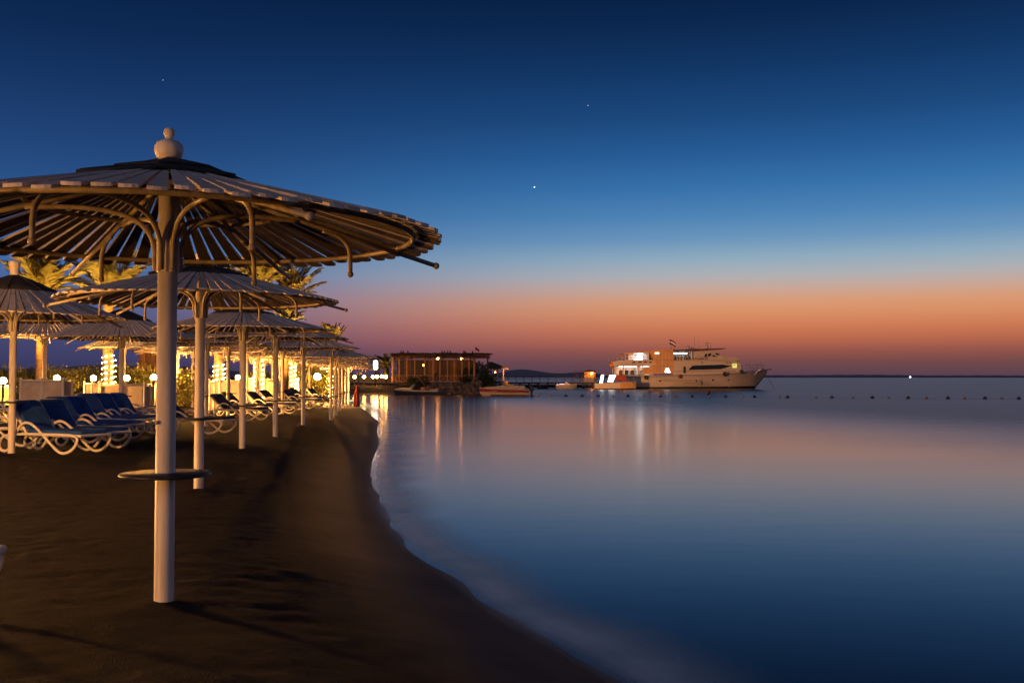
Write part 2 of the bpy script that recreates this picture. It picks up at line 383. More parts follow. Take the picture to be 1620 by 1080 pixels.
# ripples grow towards open water (away from the sheltered bay)
ax = N.new('ShaderNodeMath'); ax.operation = 'MULTIPLY_ADD'; ax.inputs[1].default_value = 3.0; L.new(sp.outputs['X'], ax.inputs[0]); L.new(sp.outputs['Y'], ax.inputs[2])
rip = N.new('ShaderNodeMapRange'); rip.interpolation_type = 'SMOOTHSTEP'; rip.inputs[1].default_value = 42; rip.inputs[2].default_value = 115; L.new(ax.outputs[0], rip.inputs[0])
mp2 = N.new('ShaderNodeMapping'); mp2.inputs['Scale'].default_value = (.55, 1.5, 1); mp2.inputs['Rotation'].default_value = (0, 0, R(8)); L.new(ge.outputs['Position'], mp2.inputs['Vector'])
nb = N.new('ShaderNodeTexNoise'); nb.inputs['Scale'].default_value = 1.; nb.inputs['Detail'].default_value = 6; nb.inputs['Roughness'].default_value = .6; L.new(mp2.outputs[0], nb.inputs['Vector'])
rr = N.new('ShaderNodeMapRange'); rr.inputs[3].default_value = .12; rr.inputs[4].default_value = .27; L.new(rip.outputs[0], rr.inputs[0])
rv = N.new('ShaderNodeMath'); rv.operation = 'MULTIPLY_ADD'; rv.inputs[1].default_value = .035; L.new(na.outputs['Fac'], rv.inputs[0]); L.new(rr.outputs[0], rv.inputs[2])
L.new(rv.outputs[0], b.inputs['Roughness'])
st = N.new('ShaderNodeMapRange'); st.inputs[3].default_value = .012; st.inputs[4].default_value = .8; L.new(rip.outputs[0], st.inputs[0])
bp = N.new('ShaderNodeBump'); bp.inputs['Distance'].default_value = .12; L.new(nb.outputs['Fac'], bp.inputs['Height']); L.new(st.outputs[0], bp.inputs['Strength'])
L.new(bp.outputs[0], b.inputs['Normal'])
mb = MB(); mb.add([(-300, -200, ZW), (30000, -200, ZW), (30000, 30000, ZW), (-300, 30000, ZW)], [(0, 1, 2, 3)])
tag(mb.build('water', water), 'calm sea mirroring the dusk sky', 'water', kind='structure')

# thin wash of foam along the water's edge
foam = bpy.data.materials.new('foam'); foam.use_nodes = True; nt = foam.node_tree; N = nt.nodes; L = nt.links; b = N['Principled BSDF']
b.inputs['Base Color'].default_value = (.30, .50, .80, 1); b.inputs['Roughness'].default_value = .33; b.inputs['Specular IOR Level'].default_value = 1.
uv = N.new('ShaderNodeAttribute'); uv.attribute_name = 'cover'; ge = N.new('ShaderNodeNewGeometry')
nf = N.new('ShaderNodeTexNoise'); nf.inputs['Scale'].default_value = 1.1; nf.inputs['Detail'].default_value = 7; L.new(ge.outputs['Position'], nf.inputs['Vector'])
fm = N.new('ShaderNodeMapRange'); fm.inputs[1].default_value = -.1; fm.inputs[2].default_value = .55; L.new(nf.outputs['Fac'], fm.inputs[0])
fa = N.new('ShaderNodeMath'); fa.operation = 'MULTIPLY'; L.new(uv.outputs['Fac'], fa.inputs[0]); L.new(fm.outputs[0], fa.inputs[1])
L.new(fa.outputs[0], b.inputs['Alpha'])
path = [p for p in spline(near[1:18], 8)]
vs = []; cov = []; fs = []; K = 9
for i, p in enumerate(path):
    a = path[max(0, i - 1)]; c = path[min(len(path) - 1, i + 1)]; t = (c - a).normalized(); n = Vector((t.y, -t.x, 0))
    wdt = .85 + .25 * noise.noise(p * .8); wdt *= 1 + max(0, p.y - 12) * .03
    for k in range(K):
        s_ = k / (K - 1); q = p + n * (-.16 + s_ * (wdt + .16))
        z = max(ZW + .006, gz(q.x, q.y) + .006)
        vs.append((q.x, q.y, z)); cov.append((math.sin(PI * min(1, s_ / .44) / 2) ** 2 * (1 - max(0, (s_ - .25) / .75)) ** 1.6))
for i in range(len(path) - 1):
    for k in range(K - 1): fs.append((i * K + k, i * K + k + 1, (i + 1) * K + k + 1, (i + 1) * K + k))
mb = MB(); mb.add(vs, fs, True); fo = mb.build('foam', foam)
at_ = fo.data.attributes.new('cover', 'FLOAT', 'POINT'); at_.data.foreach_set('value', cov)
tag(fo, 'pale wash of foam along the edge of the sea', 'foam', kind='stuff')

def ridge(name, pts, Y, depth, label):
    """hill range: (px, py) crest points at distance Y"""
    mb = MB(); P = [at(px, py, Y) for px, py in pts]; n = len(P); vs = []
    for p in P: vs += [(p.x, p.y - depth, ZW - 1), (p.x, p.y - depth * .45, ZW + (p.z - ZW) * .55), (p.x, p.y, p.z), (p.x, p.y + depth, ZW - 1)]
    fs = [(i * 4 + k, (i + 1) * 4 + k, (i + 1) * 4 + k + 1, i * 4 + k + 1) for i in range(n - 1) for k in range(3)]
    mb.add(vs, fs, True)
    return tag(mb.build(name, hillm), label, 'hills', kind='structure')
hillm = mat('far_hill', (.30, .25, .27), .95, .2, .004)
def crest(x0, x1, f, step): return [(x, f(x)) for x in np.arange(x0, x1 + .1, step)]
ridge('hills', crest(660, 1010, lambda x: 595.6 - 10.5 * math.exp(-((x - 822) / 36) ** 2) - 5.5 * math.exp(-((x - 915) / 60) ** 2) - .6 * math.sin(x * .09) - 1, 7), 2600, 300, 'low hills across the bay')
ridge('hills', crest(-420, 560, lambda x: 595 - 18 * math.exp(-((x - 190) / 210) ** 2) - 1.2 * math.sin(x * .045) - 1.0 * math.sin(x * .11), 12), 1900, 500, 'long dark hills behind the hedge')
ridge('land', crest(1150, 2000, lambda x: 593.6 - .8 * math.exp(-((x - 1330) / 140) ** 2) - .25 * math.sin(x * .2) + .3 * math.sin(x * .031) + max(0, (x - 1500) * .004), 9), 2400, 120, 'low dark spit of land on the horizon')

# ------------------------------------------------------------------ sunshades
def sunshade(label, RR=1.66, apex=2.735, rim=2.30, variant='ball', tz=.83):
    u = thing('beach_umbrella', label, 'beach umbrella', group='slatted sunshades on the beach')
    zs = lambda r: apex - (apex - rim) * r / RR
    m = MB(); m.lathe([(.0585, -.35), (.0585, apex - .05), (0, apex - .05)], 28); m.build('pole', M['pole'], u)
    m = MB()
    for k in range(8):
        a = 2 * PI * k / 8; m.rbox((.062 * math.cos(a), .062 * math.sin(a), 2.17), (.016, .034, .20), .006, Matrix.Rotation(a, 3, 'Z'))
    m.build('collar', M['pole'], u)
    # slats
    m = MB(); n = 84 if RR < 1.75 else 88; rnd = random.Random(3)
    for k in range(n):
        a = 2 * PI * (k + rnd.uniform(-.035, .035)) / n; r0 = .36; r1 = RR + .03 + rnd.uniform(-.018, .018)
        hw = lambda r: PI * r / n * .75
        out = [(r0, -hw(r0)), (r1 - .05, -hw(r1))]
        for q in range(6):
            t = -PI / 2 + PI * q / 5; w = hw(r1)
            out.append((r1 - .03 + .03 * max(0, math.cos(t)) ** .6, w * (math.sin(t) * .25 + .75 * math.copysign(min(1, abs(math.sin(t)) * 1.25), math.sin(t)))))
        out += [(r1 - .05, hw(r1)), (r0, hw(r0))]
        dz = rnd.uniform(-.004, .004); tw = rnd.uniform(-.04, .04); lift = rnd.uniform(-.006, .008)
        e, p = Vector((math.cos(a), math.sin(a), 0)), Vector((-math.sin(a), math.cos(a), 0))
        top = []; bot = []
        for r, w in out:
            z = zs(r) + dz + tw * w + lift * (r - r0)
            top.append(e * r + p * w + Vector((0, 0, z + .009))); bot.append(e * r + p * w + Vector((0, 0, z - .009)))
        c = len(out)
        m.add(top + bot, [tuple(range(c)), tuple(range(2 * c - 1, c - 1, -1))] + [(i, i + c, (i + 1) % c + c, (i + 1) % c) for i in range(c)])
    cn = m.build('canopy', M['slat'], u); cn.data.materials.append(M['underside'])     # shade under the canopy painted into the downward slat faces
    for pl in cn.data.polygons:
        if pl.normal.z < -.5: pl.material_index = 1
    m = MB(); m.tube([(RR * .91 * math.cos(2 * PI * k / 64), RR * .91 * math.sin(2 * PI * k / 64), zs(RR * .91) - .034) for k in range(64)], .017, 8, True); m.build('outer_ring', M['frame'], u)
    m = MB(); m.tube([(.82 * math.cos(2 * PI * k / 48), .82 * math.sin(2 * PI * k / 48), zs(.82) - .034) for k in range(48)], .015, 8, True); m.build('inner_ring', M['frame'], u)
    for deg in (27, 78, 131, 193, 255, 310):
        a = R(deg); e = Vector((math.cos(a), math.sin(a), 0)); up = Vector((0, 0, 1))
        m = MB(); r1 = RR + .13
        m.tube([e * .06 + up * (zs(.06) - .07), e * r1 + up * (zs(r1) - .066)], .016, 10); m.ball(e * r1 + up * (zs(r1) - .066), .024, 12); m.build('rafter', M['frame'], u)
        m = MB(); q = [e * .075 + up * 2.08, e * .078 + up * 2.20, e * .10 + up * 2.29, e * .18 + up * 2.38, e * .33 + up * 2.435, e * .55 + up * (min(2.455, zs(.55) - .10)), e * .82 + up * (zs(.82) - .075)]
        m.tube(spline(q, 4), .016, 10); m.build('bracket', M['frame'], u)
        m = MB(); h = zs(1.0) - .085
        q = [e * .98 + up * (h + .005), e * 1.06 + up * (h - .015), e * 1.13 + up * (h - .06), e * 1.165 + up * (h - .13), e * 1.17 + up * (h - .27)]
        m.tube(spline(q, 5), .0155, 10); m.ball(e * 1.17 + up * (h - .275), .022, 12); m.build('hook', M['frame'], u)
    # cap
    m = MB()
    if variant == 'ball':
        rnd = random.Random(5)
        for k in range(8):
            a0 = 2 * PI * k / 8 + .2; a1 = a0 + 2 * PI / 8
            for (ra, rb, lift) in ((.04, .38, .032), (.34, .62 + rnd.uniform(-.05, .04), .018)):
                l2 = lift + rnd.uniform(-.006, .012)
                P = []
                for r in (ra, rb):
                    for a in (a0 - .02, a1 + .02): P.append(Vector((r * math.cos(a), r * math.sin(a), zs(r) + l2)))
                q = [P[0], P[2], P[3], P[1]]
                m.add(q + [v + Vector((0, 0, .014 + .004 * (k % 2))) for v in q], [(0,3,2,1), (4,5,6,7), (0,1,5,4), (1,2,6,5), (2,3,7,6), (3,0,4,7)])
    else:
        rc = .72
        m.lathe([(.04, zs(0) + .05), (.25, zs(.25) + .055), (.5, zs(.5) + .04), (rc, zs(rc) + .02), (rc, zs(rc) + .012), (.3, zs(.3) + .03), (.04, zs(.04) + .02)], 40)
        for k in range(8):
            a = 2 * PI * k / 8; m.tube([(r * math.cos(a), r * math.sin(a), zs(r) + dzz) for r, dzz in ((.06, .055), (.25, .06), (.5, .045), (.72, .024))], .012, 6)
    m.build('cap', M['felt'], u)
    m = MB(); z0 = apex
    if variant == 'ball':
        m.lathe([(0, z0 - .02), (.068, z0 - .02), (.07, z0 + .02), (.062, z0 + .028), (.064, z0 + .04), (.078, z0 + .055), (.090, z0 + .078), (.0945, z0 + .105), (.091, z0 + .130), (.080, z0 + .152), (.062, z0 + .166), (.038, z0 + .172), (.028, z0 + .18), (.026, z0 + .198),
                 (.032, z0 + .205), (.037, z0 + .222), (.036, z0 + .240), (.026, z0 + .255), (0, z0 + .26)], 28)
    else:
        m.lathe([(0, z0 - .02), (.075, z0 - .02), (.075, z0 + .08), (.072, z0 + .13), (.085, z0 + .16), (.088, z0 + .20), (.096, z0 + .205), (.096, z0 + .27), (.088, z0 + .275), (.0, z0 + .275)], 28)
    if variant == 'ball': m.v = [(x * .93, y * .93, z0 + (z - z0) * .9) for x, y, z in m.v]
    m.build('finial', M['pole'], u)
    m = MB(); m.tube([(-.03, -.05, 1.15), (-.034, -.072, 1.15)], .012, 8); m.build('bolt', M['steel'], u)
    m = MB(); m.lathe([(.06, tz - .010), (.262, tz - .010), (.268, tz - .006), (.268, tz + .008), (.264, tz + .012), (.06, tz + .012)], 48); tb = m.build('table', M['table'], u)
    m = MB(); m.lathe([(.269, tz - .006), (.2715, tz - .003), (.2715, tz + .004), (.269, tz + .007)], 48); m.build('edge_band', M['dark'], tb)
    return u
UA = sunshade('biggest slatted sunshade, with a ball finial and its whole pole in view')
UB = sunshade('slatted sunshade with dark conical cap beside the two deep blue loungers', 1.80, 3.03, 2.33, 'cup', .86)
PLACED = []
def place(o, x, y, z=None, rz=None):
    o.location = (x, y, gz(x, y) if z is None else z)
    if rz is not None: o.rotation_euler = (0, 0, rz)
    PLACED.append((x, y)); return o
p = at(262, 700, 6.24); place(UA, p.x, p.y, 0.0, 0)
ORD = ['second', 'third', 'fourth', 'fifth', 'sixth', 'seventh', 'eighth', 'ninth', 'tenth', 'eleventh']
front = [(316, 12.6), (384, 19.6), (436, 23.9), (480, 30.6), (523.5, 37.5), (531, 43), (537, 49), (541.5, 55), (547, 61), (551.5, 66)]
for i, (px, Y) in enumerate(front):
    x = at(px, 596, Y).x
    place(copy_tree(UA, label='%s slatted sunshade along the waterline, counted from the biggest one' % ORD[i]), x, Y, None if Y > 25 else [.08, .04, .03][i], random.uniform(0, 6.28))
x = at(20, 600, 17.6).x; place(UB, x, 17.6, .13, .3)
back = [(192, 25.8, 'slatted sunshade with brown conical cap rising behind the row of blue loungers'),
        (70, 28.6, 'slatted sunshade whose lit rim shows under the dark capped one, beside a palm trunk'),
        (-43, 31, 'slatted sunshade cut by the picture edge, only its lit rim tip showing'),
        (196, 43, 'flat lamplit sunshade low behind the brown capped one, beside the palm wound with lights'),
        (281, 45, 'brightly lit yellowish sunshade just past the biggest pole, near a globe lamp')]
for px, Y, lb in back:
    x = at(px, 600, Y).x; place(copy_tree(UB, label=lb), x, Y, None, random.uniform(0, 6.28))
mid = [(327, 28.5), (305, 43), (361, 33), (391, 40), (402, 55), (408, 48), (418, 58), (430, 60), (442, 66), (447, 38), (453, 62), (463, 55), (467, 66), (474, 70), (490, 58)]
midl = ['sunshade with its pole close beside the second waterline pole', 'lamplit sunshade in front of the beige windbreak past the biggest pole', 'lamplit sunshade whose pole stands before the slanted windbreak',
        'lamplit sunshade just behind the third waterline pole', 'far lamplit sunshade two poles past the third waterline pole', 'lamplit sunshade three poles past the third waterline pole',
        'lamplit sunshade beside the string of lights between third and fourth waterline poles', 'thin far pole of a sunshade just before the fourth waterline pole',
        'thin far pole of a sunshade just past the fourth waterline pole', 'sunshade with clear pole base on the sand between fourth and fifth waterline poles',
        'far lamplit sunshade hugging the pole with the clear base', 'far lamplit sunshade beside the palm trunk with the second string of lights', 'far thin-poled sunshade two before the fifth waterline pole',
        'far thin-poled sunshade directly before the fifth waterline pole', 'sunshade with the brightest pole, next to the large glowing globe']
for (px, Y), lb in zip(mid, midl):
    x = at(px, 600, Y).x; place(copy_tree(UA, label=lb), x, Y, None, random.uniform(0, 6.28))

# ------------------------------------------------------------------ loungers
def rounded_slab(m, x0, x1, hw, th, z, rc, n=5, fx=None):
    """rounded rectangle in (x, y) with thickness and soft edge; fx maps (x, y, z) to a point"""
    fx = fx or (lambda p: p)
    def outline(i):
        o = []
        for cx, cy, a0 in ((x1 - rc, hw - rc, 0), (x0 + rc, hw - rc, 90), (x0 + rc, -hw + rc, 180), (x1 - rc, -hw + rc, 270)):
            for k in range(n + 1):
                a = R(a0 + 90 * k / n); o.append((cx + (rc - i) * math.cos(a), cy + (rc - i) * math.sin(a)))
        return o
    rings = [(.02, z), (0, z + .015), (0, z + th - .02), (.018, z + th - .004), (.05, z + th)]
    vs = []; c = 4 * (n + 1)
    for i, zz in rings: vs += [fx(Vector((a, b_, zz))) for a, b_ in outline(i)]
    fs = [tuple(range(c))[::-1], tuple(range((len(rings) - 1) * c, len(rings) * c))]
    for q in range(len(rings) - 1):
        for k in range(c): fs.append((q * c + k, q * c + (k + 1) % c, (q + 1) * c + (k + 1) % c, (q + 1) * c + k))
    m.add(vs, fs, False)
def lounger(label, cloth, ang=52, cushion=True):
    u = thing('sun_lounger', label, 'sun lounger', group='sun loungers under the sunshades')
    prof = [(.36, .315), (.14, .285), (.04, .22), (.0, .12), (.06, .035), (.19, .03), (.30, .13), (.41, .33), (.51, .47), (.64, .525), (.80, .49), (1.0, .36), (1.24, .17), (1.42, .05), (1.56, .03), (1.72, .09), (1.83, .22), (1.81, .30), (1.66, .335), (1.2, .335), (.7, .33)]
    for s_ in (-1, 1):
        m = MB(); m.tube(spline([(x, s_ * .34, z) for x, z in prof], 5, True), .0245, 10, True, flat=.85); m.build('side_frame', M['plastic'], u)
    m = MB()
    for k in range(11): m.rbox((.68 + k * .105, 0, .335), (.075, .63, .02), .006)
    m.rbox((1.86, 0, .325), (.07, .66, .05), .015)
    for s_ in (-1, 1): m.rbox((1.2, s_ * .31, .325), (1.25, .03, .05), .008)
    m.build('seat', M['plastic'], u)
    a = R(ang); hx, hz = .60, .345
    f = lambda p: Vector((hx - p.x * math.cos(a) - p.z * math.sin(a), p.y, hz + p.x * math.sin(a) - p.z * math.cos(a))) if False else Vector((hx - p.x * math.cos(a) + p.z * math.sin(a), p.y, hz + p.x * math.sin(a) + p.z * math.cos(a)))
    m = MB()
    m.tube([f(Vector(q)) for q in spline([(0, -.29, 0), (.33, -.29, 0), (.58, -.285, 0), (.675, -.22, 0), (.69, 0, 0), (.675, .22, 0), (.58, .285, 0), (.33, .29, 0), (0, .29, 0)], 5)], .026, 8)
    for k in range(6): rounded_slab(m, .08 + k * .095, .15 + k * .095, .28, .018, -.008, .03, 2, f)
    m.build('backrest', M['plastic'], u)
    if ang > 15:
        m = MB()
        for s_ in (-1, 1): m.tube([f(Vector((.5, s_ * .2, -.01))), Vector((.24, s_ * .22, .31))], .013, 8)
        m.build('back_strut', M['plastic'], u)
    if cushion:
        m = MB(); rounded_slab(m, .62, 1.86, .30, .06, .348, .06); m.build('seat_cushion', M[cloth], u)
        m = MB(); rounded_slab(m, -.02, .672, .268, .05, .014, .10, 5, f); m.build('back_cushion', M[cloth], u)
    return u
def bolster(o, cloth):
    m = MB(); a = R(56); c = Vector((.60 - .70 * math.cos(a) + .10 * math.sin(a), 0, .345 + .70 * math.sin(a) + .10 * math.cos(a)))
    m.rbox(c, (.06, .5, .17), .025, Matrix.Rotation(-(PI / 2 - a), 3, 'Y')); return m.build('head_pillow', M[cloth], o)
LA = lounger('front white lounger with deep blue cushion, its curved frame fully in view', 'blue')
LB = lounger('white lounger with navy cushion lying flat behind the dark capped sunshade pole', 'dkblue', 8)
LC = lounger('lounger with raised navy back among the lamplit sunshade poles', 'dkblue', 40)
def put(o, px, Y, rz, dz=0.0):
    """head end of the lounger at photo column px"""
    x = at(px, 640, Y).x; o.location = (x, Y, gz(x, Y) + .035 + dz); o.rotation_euler = (0, 0, R(rz)); return o
put(LA, 27, 18.2, -27); LA.scale = (1.07, 1.0, 1.0)
for px, Y, rz, lb in [(65, 19.1, -27, 'second deep blue lounger, tucked right behind the front one'),
                      (76, 21.0, -27, 'third deep blue lounger, its back rising behind the front pair'),
                      (104, 21.9, -27, 'fourth deep blue lounger, back edge next to the third one'),
                      (124, 23.9, -27, 'fifth lounger with paler greyish blue back before the windbreak'),
                      (148, 24.8, -26, 'sixth lounger with blue back overlapping the paler one'),
                      (174, 25.6, -26, 'last lounger of the blue row, by the pole of the brown capped sunshade')]:
    put(copy_tree(LA, label=lb), px, Y, rz)
put(LB, -75, 18.6, -4)
put(copy_tree(LA, label='lounger cut by the picture edge low on the sand, blue cushion corner only'), -584, 5.75, -3)
for px, Y, rz, lb in [(-35, 25.5, -10, 'lounger with crossed pale frame behind the dark capped sunshade pole'),
                      (228, 27.5, 200, 'lounger half hidden by the biggest pole, frame sloping to the sand'),
                      (250, 30, 195, 'lounger between the biggest pole and the second one, dark green pad')]:
    put(copy_tree(LB, label=lb), px, Y, rz)
for px, Y, rz, lb in [(252, 24.2, -14, 'lounger with straight sloping leg between the biggest and second poles'),
                      (336, 31.5, -20, 'lounger with arched armrest beyond the pole beside the second waterline pole'),
                      (352, 35, -20, 'lounger with dark back raised in front of the bright windbreak'),
                      (392, 37, -20, 'lounger crossing behind the third waterline pole'),
                      (412, 41, -20, 'lounger with pale curled frame before the fourth waterline pole'),
                      (448, 44, -22, 'lounger with long pale leg before the fifth waterline pole'),
                      (458, 50, -22, 'far lounger beside the brightest pole'),
                      (487, 54, -22, 'far lounger with curled frame below the large glowing globe')]:
    put(copy_tree(LC, label=lb), px, Y, rz)

# ------------------------------------------------------------------ windbreaks
def windbreak(label, px0, px1, py, Y, rz=0, cloth='canvas', wing=True, h=None):
    a = at(px0, py, Y); b_ = at(px1, py, Y); w = b_.x - a.x; g = gz((a.x + b_.x) / 2, Y); h = h or max(.75, a.z - g)
    u = thing('windbreak', label, 'windbreak', ((a.x + b_.x) / 2, Y, g), R(rz), 'canvas windbreaks between the sunshades')
    m = MB(); n = max(2, round(w / 1.0))
    for k in range(n + 1): m.tube([(-w / 2 + w * k / n, 0, -.1), (-w / 2 + w * k / n, 0, h)], .035, 10); m.ball((-w / 2 + w * k / n, 0, h), .04, 10)
    m.tube([(-w / 2, 0, h - .05), (w / 2, 0, h - .05)], .03, 8); m.tube([(-w / 2, 0, .12), (w / 2, 0, .12)], .025, 8)
    if wing: m.tube([(w / 2 + .02, .5, -.1), (w / 2 + .02, .5, h - .02)], .035, 10); m.tube([(w / 2, 0, h - .05), (w / 2, .5, h - .05)], .03, 8)
    m.build('frame', M['plastic'], u)
    m = MB(); q = 14
    vs = []; fs = []
    for i in range(q + 1):
        for j in range(7):
            vs.append((-w / 2 + w * i / q, .012 * math.sin(i * 1.9 + j) * math.sin(PI * i / q) - .004, .14 + (h - .22) * j / 6))
    for i in range(q):
        for j in range(6): fs.append((i * 7 + j, (i + 1) * 7 + j, (i + 1) * 7 + j + 1, i * 7 + j + 1))
    m.add(vs, fs, True)
    if wing: m.add([(w / 2 + .01, .03, .14), (w / 2 + .01, .47, .14), (w / 2 + .01, .47, h - .09), (w / 2 + .01, .03, h - .09)], [(0, 1, 2, 3)])
    o = m.build('cloth', M[cloth], u); sd = o.modifiers.new('thick', 'SOLIDIFY'); sd.thickness = .008
    return u
windbreak('wide beige windbreak behind the deep blue loungers, with a return side', 33, 100, 599, 27)
windbreak('narrow beige windbreak under a globe lamp', 134, 157, 604, 33)
windbreak('greyish windbreak behind the last loungers of the blue row', 161, 228, 606, 30, 4)
windbreak('pale green windbreak panel beside the biggest pole', 230, 246, 608, 34, 0, 'green', False)
windbreak('dark green windbreak under the globe lamp at the picture edge', -30, 17, 608, 30, 0, 'green', False)
windbreak('green windbreak panel just past the biggest pole', 273, 292, 611, 47, 0, 'green', False)
windbreak('tall beige windbreak just before the second waterline pole', 292, 308, 599, 46)
windbreak('slanted darker windbreak past the second waterline pole', 332, 347, 601, 38, 20)
windbreak('bright yellow lit windbreak below the string of lights', 349, 378, 600, 42)
windbreak('beige windbreak behind the third waterline pole', 390, 408, 597, 52)
windbreak('beige windbreak between the third and fourth waterline poles', 412, 434, 598, 56)
windbreak('beige windbreak before the fifth waterline pole', 445, 472, 598, 64, 0, 'canvas', False)

# ------------------------------------------------------------------ lamps
def globe_lamp(label, px, py, Y, r=.09, g='globe', grp='globe lamps along the beach', point=0):
    c = at(px, py, Y); z0 = gz(c.x, c.y)
    u = thing('globe_lamp', label, 'lamp', (c.x, c.y, z0), 0, grp); h = c.z - z0
    m = MB(); m.lathe([(.09, -.05), (.09, .03), (.035, .06), (.03, h - r - .05), (.07, h - r - .02), (.07, h - r + .02), (0, h - r + .02)], 16); m.build('post', M['dark'], u)
    m = MB(); m.ball((0, 0, h), r, 14); m.build('globe', M[g], u)
    return u
globe_lamp('glowing globe lamp above the dark green windbreak', 5, 602, 29)
globe_lamp('small globe lamp just over the top bar of the wide beige windbreak', 90, 598, 33, .09)
globe_lamp('glowing globe lamp over the narrow beige windbreak', 148, 598, 36)
globe_lamp('glowing globe lamp beside the pole of the brown capped sunshade', 201, 598, 36)
globe_lamp('glowing globe lamp against the edge of the biggest pole', 243, 597, 34)
globe_lamp('small globe lamp low on the bright pole past the biggest pole', 281, 599, 44, .11)
globe_lamp('globe lamp behind the third waterline pole', 376, 597, 50, .105)
globe_lamp('globe lamp between the third and fourth waterline poles', 412, 592, 53, .105)
globe_lamp('large glowing globe before the ochre beach hut', 502, 596, 62, .19)
globe_lamp('globe lamp showing between the crowded waterline poles', 535, 596, 76, .14)
# unseen lamps assumed out of view, added to warm the biggest pole and loungers
for x, y, z, lb in [(-9.6, 10.5, 1.5, 'assumed globe lamp out of view, added to light the front lounger and windbreak'), (-7.2, .6, .78, 'assumed globe lamp out of view, added low to light the biggest pole')]:
    u = thing('globe_lamp', lb, 'lamp', (x, y, gz(x, y)), 0, 'globe lamps along the beach')
    m = MB(); h = z - gz(x, y); m.lathe([(.09, -.05), (.09, .03), (.035, .06), (.03, h - .27), (.08, h - .24), (.08, h - .19), (0, h - .19)], 16); m.build('post', M['dark'], u)
    m = MB(); m.ball((0, 0, h), .22, 16); m.build('globe', M['strongglobe' if y > 5 else 'globe2'], u)

# ------------------------------------------------------------------ palms
def frond(m, az, el, Lr, droop, rnd, w0=.5):
    e = Vector((math.cos(az), math.sin(az), 0)); n = 9; pts = []; p = Vector((0, 0, 0)); a = el
    for i in range(n + 1):
        pts.append(p.copy()); p = p + (e * math.cos(a) + Vector((0, 0, math.sin(a)))) * (Lr / n); a -= droop / n * (.4 + 1.2 * i / n)
    m.tube(pts, [.028 * (1 - .8 * i / n) for i in range(n + 1)], 5)
    side = Vector((-e.y, e.x, 0)); K = 40
    for k in range(2, K):
        t = k / K * n; i = min(n - 1, int(t)); q = pts[i].lerp(pts[i + 1], t - i); d = (pts[i + 1] - pts[i]).normalized(); up = d.cross(side) * -1
        ln = w0 * Lr * .62 * math.sin(PI * (.12 + .86 * k / K)) ** .7 * rnd.uniform(.75, 1.1)
        for s_ in (-1, 1):
            dr = (d * rnd.uniform(1.0, 1.35) + side * s_ * rnd.uniform(.5, .85) + Vector((0, 0, rnd.uniform(-.4, .1)))).normalized()
            w = d * .045; tip = q + dr * ln + Vector((0, 0, -ln * .12)); md = q + dr * ln * .5
            m.add([q - w * .6, q + w * .6, md + w, md - w, tip], [(0, 1, 2, 3), (3, 2, 4)])
def crown_mesh(seed, n, Lr, e0, e1, droop):
    rnd = random.Random(seed); m = MB()
    for k in range(n):
        t = (k + .5) / n; frond(m, k * 2.39996 + rnd.uniform(-.2, .2), R(e0 + (e1 - e0) * t ** .9 + rnd.uniform(-7, 7)), Lr * rnd.uniform(.8, 1.1), droop * rnd.uniform(.6, 1.3), rnd)
    return m
CRW = {}
def palm(label, px, pyc, Y, tr, Lr, n=26, e0=88, e1=24, droop=1.5, seed=1, lean=0., mt='frond'):
    c = at(px, pyc, Y); x = c.x - lean; z0 = gz(x, Y); h = c.z - z0
    u = thing('palm_tree', label, 'palm tree', (x, Y, z0), 0, 'palms behind the sunshades')
    m = MB(); pts = []; rs = []; k = max(12, int(h / .13))
    for i in range(k + 1):
        t = i / k; pts.append((lean * t * t, 0, -.2 + (h + .2) * t))
        rs.append(tr * (1.18 - .35 * t) * (1 + .09 * (i % 2)) * (1.25 if t > .93 else 1))
    m.tube(pts, rs, 14); m.build('trunk', M['bark'], u)
    m = crown_mesh(seed, n, Lr, e0, e1, droop); o = m.build('crown', M[mt], u); o.location = (lean, 0, h)
    return u
palm('palm with a wide feathery crown rising above the dark capped sunshade', 66, 470, 40, .17, 2.3, 26, 88, 34, .55, 1)
palm('palm wound with lights, its crown hanging behind the big canopy', 172, 476, 42, .20, 2.5, 26, 88, 26, .7, 2)
palm('thick lit palm trunk behind the poles next to the slanted windbreak', 347, 468, 47, .2, 2.2, 24, 86, 5, 1.4, 3)
palm('palm whose golden crown peeks between the two foremost canopies', 410, 455, 52, .16, 2.3, 26, 88, 30, .6, 4)
palm('palm with dark tall crown over the tip of the second canopy', 462, 472, 58, .16, 2.5, 26, 84, 22, .75, 5, .2)
palm('short golden palm crown squeezed between the second and third canopies', 452, 512, 48, .14, 1.1, 20, 75, 25, .9, 6)
palm('palm with upright brush of yellow fronds above the waterline canopies', 522, 556, 70, .15, 2.05, 22, 88, 60, .35, 7)
palm('dark palm beside the timber pergola across the bay', 610, 578, 113, .16, 2.0, 24, 80, -20, 1.7, 8)
def wound_lights(label, px, Y, r, z0, z1, turns):
    """a bead chain of bulbs spiralling up a trunk"""
    x = at(px, 600, Y).x; g = gz(x, Y); m = MB(); pts = []; rs = []
    k = int(turns * 30)
    for i in range(k + 1):
        a = 2 * PI * turns * i / k; pts.append((r * math.cos(a), r * math.sin(a), z0 + (z1 - z0) * i / k)); rs.append((.004, .016, .020, .016, .004)[i % 5])
    m.tube(pts, rs, 6)
    u = m.build('light_string', M['dark']); u.data.materials.append(M['bulb'])
    for pl in u.data.polygons:
        if (pl.index // 6) % 5 in (1, 2): pl.material_index = 1
    u.location = (x, Y, g); tag(u, label, 'string lights', 'strings of lights wound on palms')
